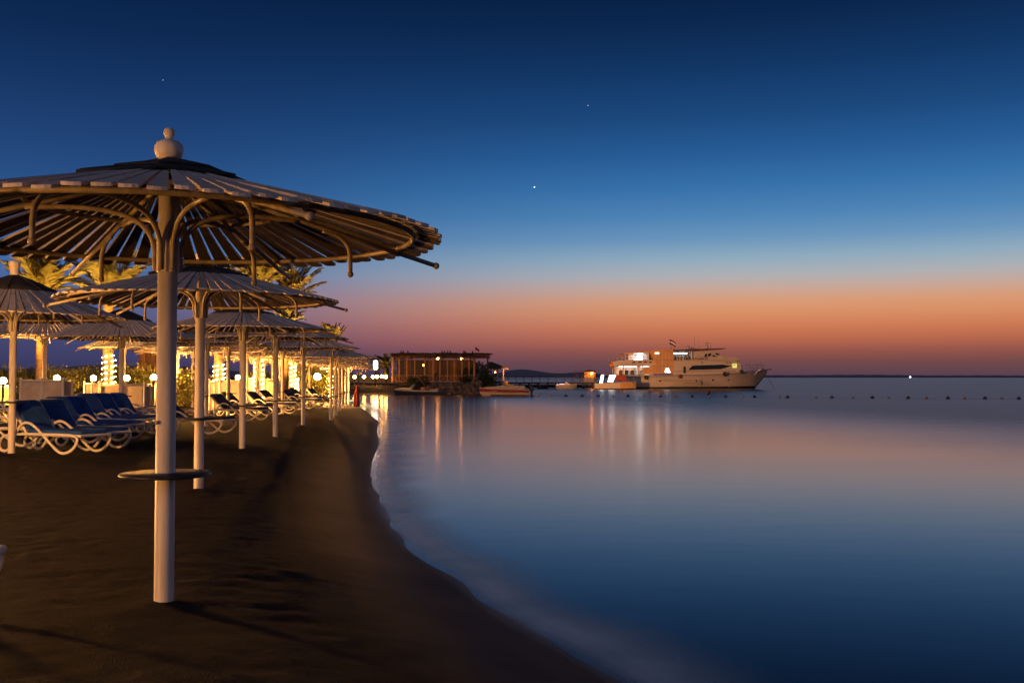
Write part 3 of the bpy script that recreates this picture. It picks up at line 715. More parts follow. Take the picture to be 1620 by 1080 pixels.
def uplight(label, px, Y, h, tgt=(0, 0), e=1200):  # unseen spotlight assumed below each palm, added to light its crown
    x = at(px, 600, Y).x; y = Y - (.7 if px == 524 else 2.3); g = gz(x, y)
    u = thing('assumed_spotlight', label, 'spotlight', (x, y, g), 0, 'assumed spotlights at the feet of the palms')
    aim = Vector((tgt[0], Y - y, h)).normalized(); q = aim.to_track_quat('Z', 'Y')
    m = MB(); m.lathe([(0, -.06), (.07, -.06), (.08, .05), (.072, .05), (.06, .0), (0, .0)], 14); m.v = [tuple(q @ Vector(v) + Vector((0, 0, .16))) for v in m.v]; m.build('housing', M['dark'], u)
    m = MB(); m.tube([(0, 0, -.1), (0, 0, .12)], .015, 8); m.build('spike', M['dark'], u)
    ld = bpy.data.lights.new('assumed_spotlight_lamp', 'SPOT'); ld.energy = e; ld.color = (1., .50, .08); ld.spot_size = R(62); ld.spot_blend = 1.; ld.shadow_soft_size = .06
    lo = bpy.data.objects.new('assumed_spotlight_lamp', ld); COL.objects.link(lo); lo.parent = u; lo.location = aim * .08 + Vector((0, 0, .16)); lo.rotation_euler = aim.to_track_quat('-Z', 'Y').to_euler()
for px, Y, h, lb in [(66, 40, 4.6, 'assumed spotlight at the foot of the palm above the dark capped sunshade'), (176, 42, 4.8, 'assumed spotlight at the foot of the palm wound with lights'), (345, 47, 5, 'assumed spotlight at the foot of the thick trunk'), (408, 52, 6, 'assumed spotlight at the foot of the palm between the third and fourth waterline poles'),
                     (460, 58, 6, 'assumed spotlight at the foot of the palm before the fifth waterline pole'), (452, 48, 3.6, 'assumed spotlight at the foot of the short golden palm'), (524, 70, 2.9, 'assumed spotlight at the foot of the brush crowned palm'), (609, 113, 2.5, 'assumed spotlight at the foot of the palm beside the pergola')]:
    uplight(lb, px, Y, h, e=1500 if Y > 100 else 6200)
wound_lights('string of lights wound on the palm trunk by the brown capped sunshade', 172, 42, .26, .4, 2.0, 7)
wound_lights('string of lights wound on the thick trunk by the slanted windbreak', 347, 47, .27, .4, 1.9, 7)
wound_lights('string of lights wound on the trunk between third and fourth waterline poles', 410, 52, .22, .3, 2.2, 8)
wound_lights('string of lights wound on the trunk before the fifth waterline pole', 462, 58, .22, .3, 2.2, 8)
wound_lights('string of lights wound on the trunk behind the sixth waterline pole', 522, 70, .2, .2, 2.2, 8)

# ------------------------------------------------------------------ hedge shrubs
def bush_mesh(seed, n=900, mt=None):
    rnd = random.Random(seed); m = MB()
    cl = [(Vector((rnd.uniform(-.55, .55), rnd.uniform(-.45, .45), rnd.uniform(.35, .95))), rnd.uniform(.22, .42)) for _ in range(11)]
    for i in range(7):
        b_ = Vector((rnd.uniform(-.12, .12), rnd.uniform(-.1, .1), -.1)); c = cl[i][0]; m.tube([b_, b_.lerp(c, .5) + Vector((0, 0, .08)), c], [.025, .018, .008], 5)
    for k in range(n):
        c, r = rnd.choice(cl); d = Vector((rnd.gauss(0, 1), rnd.gauss(0, 1), rnd.gauss(0, 1))).normalized()
        p = c + d * r * rnd.uniform(.5, 1.08); a = (d + Vector((rnd.uniform(-.7, .7), rnd.uniform(-.7, .7), rnd.uniform(-.2, .9)))).normalized()
        s_ = a.cross(Vector((rnd.uniform(-1, 1), rnd.uniform(-1, 1), .3))).normalized() * rnd.uniform(.022, .038); l = rnd.uniform(.09, .16)
        m.add([p, p + a * l * .5 + s_, p + a * l, p + a * l * .5 - s_], [(0, 1, 2, 3)])
    return m
BM = [bush_mesh(s).build('shrub', M['leaf']) for s in (11, 12, 13)]
hedge = []
rnd = random.Random(9)
bx = list(np.arange(-60, 330, 17.)) + [412, 440, 486, 498, 512]
first = {}
for i, px in enumerate(bx):
    Y = rnd.uniform(42, 47) if px < 400 else rnd.uniform(66, 72); top = rnd.uniform(577, 587); q = at(px + rnd.uniform(-5, 5), top, Y); g = gz(q.x, Y); h = q.z - g
    src = BM[i % 3]
    o = src if i < 3 else src.copy()
    if i >= 3: COL.objects.link(o)
    o.location = (q.x, Y, g); sc = h / 1.22; o.scale = (sc * rnd.uniform(.8, 1.1), sc * .8, sc); o.rotation_euler = (0, 0, rnd.uniform(-.5, .5))
    tag(o, 'yellow green shrub in the lamplit hedge behind the windbreaks', 'shrub', 'shrubs of the hedge behind the windbreaks')

# ------------------------------------------------------------------ huts and walls at the back of the beach
c = at(237, 598, 50); g = gz(c.x, 50)
u = thing('beach_hut', 'narrow brown timber hut behind the biggest pole', 'hut', (c.x, 50, g))
m = MB()
for k in range(6): m.rbox((-.27 + k * .155, 0, 1.15), (.145, 1.2, 2.3), .01)
m.build('wall', M['wood'], u)
m = MB(); m.prism([(-.62, 2.3), (.82, 2.3), (.82, 2.38), (.1, 2.52), (-.62, 2.38)], -.75, .75); m.build('roof', M['dwood'], u)
c = at(515, 600, 74); g = gz(c.x, 74)
u = thing('beach_hut', 'ochre plastered hut glowing behind the large globe lamp', 'hut', (c.x, 74, g))
m = MB(); m.box((-1.05, 0, 1.25), (1.9, 2.2, 2.5)); m.box((.85, 0, 1.25), (.75, 2.2, 2.5)); m.box((.19, 0, 2.3), (.56, 2.2, .4)); m.build('wall', M['stucco'], u)
m = MB(); m.box((.19, -.9, 1.05), (.54, .06, 2.08)); m.build('door', M['dwood'], u)
m = MB(); m.rbox((-.4, 0, 2.56), (3.6, 2.7, .12), .02)
for k in range(9): m.rbox((-2.1 + k * .42, 0, 2.66), (.08, 2.9, .09), .01)
m.build('roof', M['wood'], u)
# promenade wall across the bay with its lamps
a = at(552, 590, 118); b_ = at(640, 590, 118); g = gz(-14, 116)
u = thing('terrace_wall', 'low ochre terrace wall lit by a row of globes across the bay', 'wall', ((a.x + b_.x) / 2, 118, g)); w = b_.x - a.x
m = MB(); m.box((0, 0, .35), (w, .3, .9)); m.box((0, 0, .82), (w + .1, .42, .08)); m.build('wall', M['stucco'], u)
m = MB()
for k in range(8): m.rbox((-w / 2 + .2 + k * (w - .4) / 7, -.02, .55), (.4, .46, 1.3), .03)
m.build('pillar_row', M['stucco'], u)
m = MB()
for k in range(5): m.rbox((-w / 2 + .1 + k * (w - .2) / 4, 1.6, 1.5), (.12, .12, 3.0), .01)
m.rbox((0, 1.6, 3.0), (w + .6, .16, .16), .01)
for k in range(22): m.rbox((-w / 2 + k * w / 21, 1.6, 3.14), (.07, 2.2, .1), .01)
m.build('pergola_beam', M['wood'], u)
for px, py, lb in [(561, 596, 'first in the row of far globe lamps, beside a thin dark pole'), (576, 596, 'second far globe lamp, standing alone between pole and white column'), (590, 596, 'far globe lamp at the foot of the white column of light'),
                   (596, 595.5, 'far globe lamp touching the one at the white column'), (604, 595.5, 'last but one far globe lamp before the pergola'), (610.5, 596, 'last far globe lamp before the timber pergola')]:
    globe_lamp(lb, px, py, 103.6 if px > 610 else 107, .16, 'farglobe', 'far globe lamps across the bay')
c = at(594, 596, 107); g = gz(c.x, 107); u = thing('light_column', 'tall thin post with a cold white glowing head across the bay', 'lamp post', (c.x, 107, g))
h = at(594, 585, 107).z - g; m = MB(); m.tube([(0, 0, -.1), (0, 0, h)], .06, 10); m.rbox((0, 0, h), (.4, .4, .06), .01); m.build('post', M['dark'], u)
m = MB(); m.rbox((0, 0, h + .55), (.42, .42, 1.0), .1); m.build('lamp_head', M['coldlamp'], u)
x = at(567, 600, 84).x; g = gz(x, 84); u = thing('signpost', 'thin dark pole standing at the water before the far lamps', 'pole', (x, 84, g)); m = MB(); h = at(567, 588, 84).z - g
m.tube([(0, 0, -.3), (0, 0, h)], .05, 8); m.build('pole', M['dark'], u); m = MB(); m.rbox((.1, 0, h - .12), (.5, .04, .22), .01); m.build('arm', M['dark'], u)
# closed red parasol at the waterline
x = at(564, 640, 56).x; g = gz(x, 56); u = thing('closed_parasol', 'closed red parasol standing at the water edge past the sunshades', 'parasol', (x, 56, g)); h = at(564, 609, 56).z - g
m = MB(); m.tube([(0, 0, -.2), (0, 0, h + .05)], .02, 8); m.build('pole', M['dwood'], u)
m = MB(); pr = []; n = 30; vs = []
for i in range(9):
    t = i / 8; r = .03 + .15 * t ** .8 * (1 if t < .95 else .9)
    for k in range(n): a = 2 * PI * k / n; q = r * (1 + .25 * math.cos(6 * a + t)); vs.append((q * math.cos(a), q * math.sin(a), h * (1 - t * .93)))
m.add(vs, [(i * n + k, (i + 1) * n + k, (i + 1) * n + (k + 1) % n, i * n + (k + 1) % n) for i in range(8) for k in range(n)], True); m.build('canopy', M['redc'], u)

# ------------------------------------------------------------------ pergola on the rocky point
YP = 108.; K = YP / F
def loc(px, py): q = at(px, py, YP); return q.x, q.z
x0, zt = loc(620, 563); x1, _ = loc(772, 563); _, zd = loc(700, 604.5)
cx = (x0 + x1) / 2; w = x1 - x0
u = thing('pergola', 'long timber pergola on the rocky point across the bay', 'pergola', (cx, YP, zd)); H = zt - zd
m = MB(); m.box((-.0, 2.4, -.08), (w - 1.4, 5.6, .16)); m.box((0, -.35, -.19), (w - 1.4, .1, .2)); m.build('deck', M['wood'], u)
pxs = [621.5, 632, 644, 656.5, 672, 685.5, 696, 708, 719, 731, 742, 750.5]
for i, px in enumerate(pxs):
    xx = loc(px, 600)[0] - cx; t = .20 if px in (621.5, 685.5, 750.5) else .13
    m = MB(); m.rbox((xx, -.25, H / 2), (t, t, H), .015); m.build('post', M['post'], u)
    if i % 2 == 0:
        m = MB(); m.rbox((xx, 4.6, H / 2), (t, t, H), .015); m.build('post', M['wood'], u)
m = MB(); xe = loc(771, 570)[0] - cx
m.rbox((xe, 1.5, H / 2 + .2), (.16, .16, H - .4), .015); m.build('post', M['dwood'], u)
m = MB()
for yy in (-.33, -.17, 4.6): m.rbox((0, yy, H - .05), (w + .3, .07, .26), .01)
for k in range(40): m.rbox((-w / 2 + k * w / 39, 2.1, H + .13), (.07, 5.8, .14), .008)
m.build('roof_beam', M['wood'], u)
m = MB(); rnd = random.Random(21)
for k in range(420):
    xx = rnd.uniform(-w / 2 - .1, w / 2 + .1); yy = rnd.uniform(-.6, 5.2); l = rnd.uniform(.4, 1.1); a = rnd.uniform(-.5, .5)
    m.box((xx, yy, H + .24 + rnd.uniform(-.02, .10)), (l, .05, .03), Matrix.Rotation(a, 3, 'Z') @ Matrix.Rotation(rnd.uniform(-.12, .12), 3, 'Y'))
for k in range(90):
    xx = rnd.uniform(-w / 2, w / 2 - .6); l = rnd.uniform(.15, .5); m.box((xx, -.42, H + .1 - l / 2), (.05, .04, l), Matrix.Rotation(rnd.uniform(-.25, .25), 3, 'Y'))
m.build('thatch', M['thatch'], u)
for i in range(len(pxs) - 1):                       # trellis rail between the posts
    a = loc(pxs[i], 600)[0] - cx; b_ = loc(pxs[i + 1], 600)[0] - cx
    m = MB(); m.rbox(((a + b_) / 2, -.25, .72), (b_ - a - .16, .05, .07), .008); m.rbox(((a + b_) / 2, -.25, .12), (b_ - a - .16, .05, .06), .008)
    for s_ in (-1, 1):
        q = Vector((b_ - a - .16, 0, .56 * s_)); m.tube([((a + b_) / 2 - q.x / 2, -.25 + s_ * .012, .42 - q.z / 2), ((a + b_) / 2 + q.x / 2, -.25 + s_ * .012, .42 + q.z / 2)], .025, 6)
    m.build('railing', M['post'], u)
for i in range(len(pxs) - 1):                             # dark panels added in place of the growth and building behind
    a = loc(pxs[i], 600)[0] - cx; b_ = loc(pxs[i + 1], 600)[0] - cx; m = MB(); m.box(((a + b_) / 2, 4.5, 1.25), (b_ - a, .06, 2.4)); m.build('bay_backing', M['wood' if i in (1, 4, 7) else 'dwood'], u)
rnd = random.Random(4)
for px in (634, 637.5, 645, 699, 703, 708, 712, 733, 735.5, 747):
    xx = loc(px, 560)[0] - cx; m = MB(); m.tube([(xx, -.1, H + .2), (xx + .05, -.1, H + .45), (xx - .02, -.1, H + .62)], [.09, .07, .015], 7); m.build('finial', M['thatch'], u)
xf = loc(753, 560)[0] - cx; m = MB(); m.tube([(xf, -.1, H + .2), (xf - .06, -.1, H + 1.0)], .02, 6); fp = m.build('flag_pole', M['dwood'], u)
m = MB(); vs = []
for i in range(7):
    for j in (0, 1): vs.append((xf - .06 + i * .07, -.1 + .03 * math.sin(i * 1.4), H + .98 - .25 * j - i * .055))
m.add(vs, [(2 * i, 2 * i + 1, 2 * i + 3, 2 * i + 2) for i in range(6)], True); fl = m.build('flag', M['redc'], fp); fl.modifiers.new('thick', 'SOLIDIFY').thickness = .01
for px, py, y in ((667, 577, 2.6), (728, 566.2, 3.0), (690, 566.2, 2.2)):  # assumed lanterns, two tucked behind the front beam to cast amber on the posts
    xx, zz = loc(px, py); l = thing('hanging_lantern', {667: 'orange lantern assumed hanging in the middle of the pergola', 728: 'lantern assumed under the roof near the flag end of the pergola', 690: 'lantern added under the roof by the thick middle post of the pergola'}[px], 'lantern', (xx, YP + y, zz), 0, 'lanterns in the pergola')
    m = MB(); m.ball((0, 0, 0), .13, 12); m.build('globe', M['dimlamp' if px == 667 else 'warmlamp'], l)
    m = MB(); m.tube([(0, 0, .11), (0, 0, zt - zz + .05)], .012, 6); m.lathe([(.02, .17), (.09, .13), (.10, .11)], 12); m.build('cord', M['dark'], l)
# chairs and table inside
def cafe_chair(label, px, y):
    xx = loc(px, 600)[0]; c = thing('cafe_chair', label, 'chair', (xx, YP + y, zd + .003), rnd.uniform(0, 6), 'chairs in the pergola')
    m = MB(); m.rbox((0, 0, .45), (.42, .42, .04), .01); m.build('seat', M['wood'], c)
    m = MB(); m.rbox((0, .2, .75), (.42, .035, .5), .01); m.build('backrest', M['wood'], c)
    for sx_ in (-1, 1):
        for sy in (-1, 1): m = MB(); m.rbox((sx_ * .18, sy * .18, .215), (.04, .04, .43), .006); m.build('leg', M['wood'], c)
cafe_chair('timber chair under the middle lantern of the pergola', 664, 2.0); cafe_chair('timber chair beside the thick middle post of the pergola', 690, 1.4); cafe_chair('timber chair under the lantern near the flag end', 727, 2.3)

# gazebo beyond the pergola
YG = 122.; q = at(780, 604, YG); zb = at(780, 602, YG).z; xa = at(768, 600, YG).x; xb = at(798, 600, YG).x; g = gz(-3, 113)
u = thing('gazebo', 'small gazebo with sloping dark roof and lit posts beyond the pergola', 'gazebo', ((xa + xb) / 2, YG, zb)); w = xb - xa; h = at(780, 582, YG).z - zb
for px in (769, 777, 782, 787.5, 796.5):
    m = MB(); m.rbox((at(px, 600, YG).x - (xa + xb) / 2, -.6 if px > 775 else .3, h / 2), (.16, .16, h), .02); m.build('post', M['stucco'], u)
m = MB(); m.rbox((0, .4, -.2), (w + .8, 2.6, .3), .02); m.rbox((0, -.6, .42), (w, .06, .07), .01)
for k in range(12): m.rbox((-w / 2 + k * w / 11, -.6, .2), (.05, .05, .4), .006)
m.build('deck', M['wood'], u)
m = MB(); vs = [(-w / 2 - .5, -1.1, h), (w / 2 + .5, -1.1, h - .05), (w / 2 + .5, 1.9, h - .05), (-w / 2 - .5, 1.9, h), (-.75, .4, h + .75), (-.35, .4, h + .75)]
m.add(vs + [Vector(v) - Vector((0, 0, .1)) for v in vs], [(0, 1, 5, 4), (1, 2, 5), (2, 3, 4, 5), (3, 0, 4), (6, 10, 11, 7), (7, 11, 8), (8, 11, 10, 9), (9, 10, 6), (0, 6, 7, 1), (1, 7, 8, 2), (2, 8, 9, 3), (3, 9, 6, 0)]); m.build('roof', M['dwood'], u)
m = MB()
for k in range(5): m.tube([(-w / 2 + k * w / 4, .4, -.3), (-w / 2 + k * w / 4, .4, -2.2)], .09, 8)
m.build('pile', M['dwood'], u)
l = thing('hanging_lantern', 'warm lantern under the gazebo roof', 'lantern', ((xa + xb) / 2, YG + .3, zb + h - .5)); m = MB(); m.ball((0, 0, 0), .09, 12); m.build('globe', M['warmlamp'], l); m = MB(); m.tube([(0, 0, .08), (0, 0, .62)], .012, 6); m.build('cord', M['dark'], l)

# rocks and dark shrubs on the point
def rock_mesh(seed):
    rnd = random.Random(seed); m = MB(); n = 12; h = 7; o = Vector((seed * 3.1, 0, 0)); vs = []
    for i in range(h + 1):
        t = PI * i / h
        for k in range(n):
            a = 2 * PI * k / n; d = Vector((math.sin(t) * math.cos(a), math.sin(t) * math.sin(a), math.cos(t)))
            vs.append(d * (.5 + .22 * noise.noise(d * 1.3 + o) + .1 * noise.noise(d * 3 + o)))
    m.add(vs, [(i * n + k, (i + 1) * n + k, (i + 1) * n + (k + 1) % n, i * n + (k + 1) % n) for i in range(h) for k in range(n)]); return m
RK = [rock_mesh(s).build('rock', M['rock']) for s in (1, 2, 3, 4)]
rnd = random.Random(31); cnt = 0
for row, (yy, zlo) in enumerate(((104.2, ZW + .05), (105.0, ZW + .3), (105.9, .25), (106.8, .55))):
    for px in np.arange(676 + row * 2, 770 - row * 4, 5.6):
        q = at(px + rnd.uniform(-2, 2), 610, yy); src = RK[cnt % 4]; o = src if cnt < 4 else src.copy()
        if cnt >= 4: COL.objects.link(o)
        s_ = rnd.uniform(.42, .95); o.location = (q.x, yy + rnd.uniform(-.3, .3), zlo + rnd.uniform(-.1, .12)); o.scale = (s_ * 1.2, s_, s_ * .8); o.rotation_euler = (rnd.uniform(-.6, .6), rnd.uniform(-.6, .6), rnd.uniform(0, 6)); cnt += 1
        tag(o, 'brown boulder piled on the shore under the timber pergola', 'rock', 'boulders piled under the pergola')
DB = [bush_mesh(s, 1100).build('shrub', M['dleaf']) for s in (41, 42)]
for i, (px, py, yy, s_, lb) in enumerate([(763, 603, 107.5, 2.0, 'dark bush at the end of the pergola beside the red speedboat'), (757, 590, 110, 1.9, 'dark bush under the corner of the pergola roof'), (771, 607, 108.2, 1.5, 'low dark bush below the gazebo'),
                                       (742, 596, 109, 1.5, 'green bush inside the last bay of the pergola'), (650, 604, 107, 1.1, 'low dark bush below the lattice railing of the pergola'), (665, 606, 106.6, 1.2, 'dark bush behind the white boat with the boom'), (736, 602, 107.1, 1.0, 'small bush on the boulders near the flag')]):
    q = at(px, py, yy); o = DB[i % 2] if i < 2 else DB[i % 2].copy()
    if i >= 2: COL.objects.link(o)
    o.location = (q.x, yy, q.z - s_ * .55); o.scale = (s_, s_ * .8, s_); o.rotation_euler = (0, 0, i * 1.3); tag(o, lb, 'shrub')

x, y = at(768, 600, 112).x, 112.; g = gz(x, y)
u = thing('fill_light', 'floodlight added out of sight behind the dark bush to warm the ship', 'fill_light', (x, y, max(g, .3)))  # unseen lamp added to light the ship's side warm
m = MB(); m.tube([(0, 0, -.4), (0, 0, 2.0)], .05, 8); m.build('mast', M['dark'], u)
aim = Vector((at(1075, 600, 150).x - x, 148 - y, 2.4 - 2.4)).normalized()
m = MB(); m.rbox((0, 0, 2.15), (.3, .3, .26), .03, aim.to_track_quat('X', 'Z').to_matrix()); m.build('housing', M['steel'], u)
ld = bpy.data.lights.new('fill_light_lamp', 'SPOT'); ld.energy = 62000; ld.color = (1., .40, .11); ld.spot_size = R(58); ld.spot_blend = .5; ld.shadow_soft_size = .12
lo = bpy.data.objects.new('fill_light_lamp', ld); COL.objects.link(lo); lo.parent = u; lo.location = aim * .3 + Vector((0, 0, 2.15)); lo.rotation_euler = aim.to_track_quat('-Z', 'Y').to_euler()

# ------------------------------------------------------------------ jetty
YJ = 158.; a = at(775, 604, YJ); b_ = at(985, 604, YJ); zj = at(800, 604.5, YJ).z
u = thing('jetty', 'long dark timber jetty reaching out behind the small boats', 'jetty', ((a.x + b_.x) / 2, YJ, zj)); w = b_.x - a.x
m = MB()
for k in range(60): m.rbox((-w / 2 + (k + .5) * w / 60, 0, -.03), (w / 60 - .02, 2.2, .06), .008)
for yy in (-1.0, 1.0): m.rbox((0, yy, -.16), (w, .15, .2), .01)
m.build('deck', M['dwood'], u)
for k in range(15):
    for yy in (-.9, .9): m = MB(); m.tube([(-w / 2 + .4 + k * (w - .8) / 14, yy, -.2), (-w / 2 + .4 + k * (w - .8) / 14, yy, ZW - zj - .6)], .14, 8); m.build('pile', M['dwood'], u)
m = MB(); m.rbox((0, .9, -.62), (w, .12, .5), .01)
m.build('cross_beam', M['dwood'], u)
m = MB()
for k in range(17): m.rbox((-w / 2 + .3 + k * (w - .6) / 16, 1.0, .5), (.09, .09, 1.0), .01)
for z in (.55, 1.0): m.rbox((0, 1.0, z), (w - .4, .05, .07), .008)
m.build('railing', M['dwood'], u)
c = at(927, 596, 157.5); u = thing('kiosk', 'small orange lit kiosk with open frame on the jetty', 'kiosk', (c.x, 157.6, zj + .004))
m = MB()
for px in (908.5, 913, 921, 940): m.rbox((at(px, 600, 157.5).x - c.x, -.7, .85), (.07, .07, 1.75 if px > 915 else 1.9), .01)
m.rbox((-1.1, -.7, 1.75), (1.5, .07, .07), .01); m.rbox((-1.0, -.7, .62), (1.6, .06, .06), .01); m.build('frame', M['wood'], u)
m = MB(); m.rbox((.6, .45, .85), (1.7, .08, 1.5), .01); m.rbox((1.42, 0, .85), (.08, .9, 1.5), .01); m.build('wall', M['ochre'], u)
m = MB(); m.rbox((.45, 0, .35), (1.8, .5, .7), .02); m.build('counter', M['grey'], u)
m = MB(); m.prism([(-.4, 1.62), (1.6, 1.62), (1.5, 1.75), (.5, 1.95), (-.3, 1.75)], -.8, .6); m.build('roof', M['dwood'], u)
l = thing('hanging_lantern', 'orange lantern glowing inside the jetty kiosk', 'lantern', (c.x + .9, 157.6, zj + 1.38)); m = MB(); m.ball((0, 0, 0), .15, 12); m.build('globe', M['warmlamp'], l); m = MB(); m.tube([(0, 0, .08), (0, 0, .25)], .012, 6); m.build('cord', M['dark'], l)

# ------------------------------------------------------------------ boats
def loft(m, st, close=True):
    """st: (x, half beam at deck, deck z, half beam at waterline, keel z)"""
    rows = []
    for x, bd, zd_, bw, zk in st:
        b0 = max(0., zk); r = [(bd, zd_), (bw + (bd - bw) * .72, b0 + (zd_ - b0) * .62), (bw + (bd - bw) * .3, b0 + (zd_ - b0) * .28), (bw, b0), (bw * .5, zk * .8 if zk < 0 else zk), (0, zk)]
        rows.append([(x, -y, z) for y, z in r] + [(x, y, z) for y, z in r[::-1][1:]])
    n = len(rows[0]); vs = [v for r in rows for v in r]; fs = []
    for i in range(len(rows) - 1):
        for k in range(n - 1): fs.append((i * n + k, (i + 1) * n + k, (i + 1) * n + k + 1, i * n + k + 1))
    m.add(vs, [f[::-1] for f in fs], True)
    m.add(vs, [(i * n, i * n + n - 1, (i + 1) * n + n - 1, (i + 1) * n) for i in range(len(rows) - 1)][0:0] or [(i * n, (i + 1) * n, (i + 1) * n + n - 1, i * n + n - 1) for i in range(len(rows) - 1)] + [tuple(range(n)), tuple(range((len(rows) - 1) * n, len(rows) * n))[::-1]])
def band(m, st, z0, z1, out=.02, sides=(-1, 1)):
    """stripe that follows the hull between two height fractions of the deck height"""
    for s_ in sides:
        vs = []
        for x, bd, zd_, bw, zk in st:
            for z in (z0, z1):
                f = z; fr = [(0, 0.), (.28, .3), (.62, .72), (1., 1.)]
                for (a, ya), (b2, yb) in zip(fr, fr[1:]):
                    if f <= b2: yy = ya + (yb - ya) * (f - a) / (b2 - a); break
                vs.append((x, s_ * (bw + (bd - bw) * yy + out), zd_ * f))
        fs = [(2 * i, 2 * i + 2, 2 * i + 3, 2 * i + 1) for i in range(len(st) - 1)]
        m.add(vs, fs if s_ < 0 else [f[::-1] for f in fs], True)

# --- the large excursion ship
YS = 150.; KS = YS / F * 1.0015
ship = thing('excursion_ship', 'large white two-deck excursion ship moored beyond the buoy line', 'ship', (at(1080, 600, YS).x, YS, ZW))
def sx_(px): return (px - 1080) * KS
def sz_(py): return (615.2 - py) * KS
def P(*pts): return [(sx_(a), sz_(b)) for a, b in pts]
st = [(sx_(992), 2.3, sz_(597), 2.2, -.7), (sx_(1020), 2.7, sz_(594.5), 2.5, -.8), (sx_(1060), 2.9, sz_(593), 2.7, -.9), (sx_(1100), 2.95, sz_(592), 2.7, -.9), (sx_(1135), 2.8, sz_(591), 2.35, -.9),
      (sx_(1160), 2.45, sz_(589.5), 1.7, -.85), (sx_(1178), 2.0, sz_(587.8), 1.0, -.8), (sx_(1190), 1.5, sz_(586.5), .45, -.7), (sx_(1193), 1.3, sz_(586.2), .2, .0), (sx_(1200), .92, sz_(585.4), .07, .75), (sx_(1207), .5, sz_(584.7), .05, 1.6), (sx_(1213), .12, sz_(584), .03, 2.35)]
m = MB(); loft(m, st); hull = m.build('hull', M['shiphull'], ship)
m = MB(); band(m, st[:9], .02, .17, .015); m.build('boot_stripe', M['dark'], hull)
m = MB(); band(m, st, .90, .98, .05); m.build('rub_rail', M['grey'], hull)
m = MB(); m.tube([(sx_(1178), -.62, sz_(608)), (sx_(1186), -1.18, sz_(597)), (sx_(1196), -1.32, sz_(586.5))], .09, 8); m.tube([(sx_(1196), -1.32, sz_(586.5)), (sx_(1206), -.62, sz_(583.6))], .1, 8); m.build('anchor_channel', M['white'], hull)
m = MB()
for px, py in ((1122, 601), (1146, 600.5), (1058, 603), (1090, 602)): m.lathe([(0, 0), (.16, 0)], 12, (0, 0, 0)); m.v = m.v; 
m = MB()
for px, py, y in ((1122, 601, -2.72), (1146, 600.6, -2.42), (1040, 602.5, -2.73), (1096, 602, -2.86)): m.tube([(sx_(px), y + .08, sz_(py)), (sx_(px), y - .05, sz_(py))], .13, 12)
m.build('porthole_row', M['glass'], hull)
m = MB(); m.rbox((sx_(1088), -2.99, sz_(605.5)), (29 * KS, .10, .06), .01); m.rbox((sx_(1068), -2.97, sz_(601.4)), (70 * KS, .1, .07), .01); m.rbox((sx_(1103), -2.99, sz_(604.5)), (.12, .12, .75), .01); m.build('strake', M['grey'], hull)
m = MB(); m.prism(P((1196, 585.5), (1220, 583.6), (1221, 584.6), (1204, 587.2)), -.22, .22); m.build('bowsprit', M['dwood'], ship)
m = MB()
pts = [(1163, 589.5, -2.35), (1178, 587.9, -1.95), (1190, 586.7, -1.45), (1200, 585.4, -.9), (1208, 584.6, -.3)]
for s_ in (-1, 1):
    for hh in (.55, 1.05): m.tube([(sx_(a), s_ * abs(c_), sz_(b2) + hh * (1 - .1 * i)) for i, (a, b2, c_) in enumerate(pts)], .025, 6)
    for a, b2, c_ in pts: m.tube([(sx_(a), s_ * abs(c_), sz_(b2) - .02), (sx_(a), s_ * abs(c_), sz_(b2) + 1.05)], .022, 6)
m.build('bow_rail', M['steel'], ship)
m = MB(); m.tube([(sx_(1190), 0, sz_(586)), (sx_(1204), 0, sz_(573))], .03, 6); m.build('bow_light_mast', M['steel'], ship)
# lower deckhouse
m = MB(); m.prism(P((1061, 592.5), (1061, 571), (1140, 570.5), (1158, 571), (1166, 575), (1168, 590.5), (1140, 591.6)), -2.35, 2.35); lh = m.build('deckhouse', M['hull'], ship)
m = MB(); m.prism(P((1084.5, 585.3), (1091, 578.6), (1138, 577), (1151.5, 579.2), (1138, 583.4), (1134, 584.2)), -2.42, -2.3); m.build('window', M['glass'], lh)
m = MB(); m.prism(P((1077, 590.5), (1077, 580), (1080.5, 580), (1080.5, 590.5)), -2.40, -2.3); m.build('door', M['dark'], lh)
m = MB(); m.prism(P((1153.3, 582), (1153.3, 575.8), (1160, 575.8), (1160, 582)), -2.43, -2.3); gw = m.build('window', M['greenlit'], lh)
m = MB(); m.prism(P((1155.2, 578.9), (1155.2, 577), (1156.2, 577), (1156.2, 578), (1158.2, 578), (1158.2, 578.9)), -2.46, -2.43); m.build('sign_mark', M['dark'], gw)
m = MB(); m.rbox((sx_(1112), 0, sz_(570.6)), (104 * KS, 5.0, .10), .02); m.build('deck_edge', M['hull'], ship)
# raised front house
m = MB(); m.prism(P((1138, 571), (1138, 564), (1158, 564.4), (1164.5, 567), (1165, 574), (1158, 571)), -2.0, 2.0); m.build('front_house', M['hull'], ship)
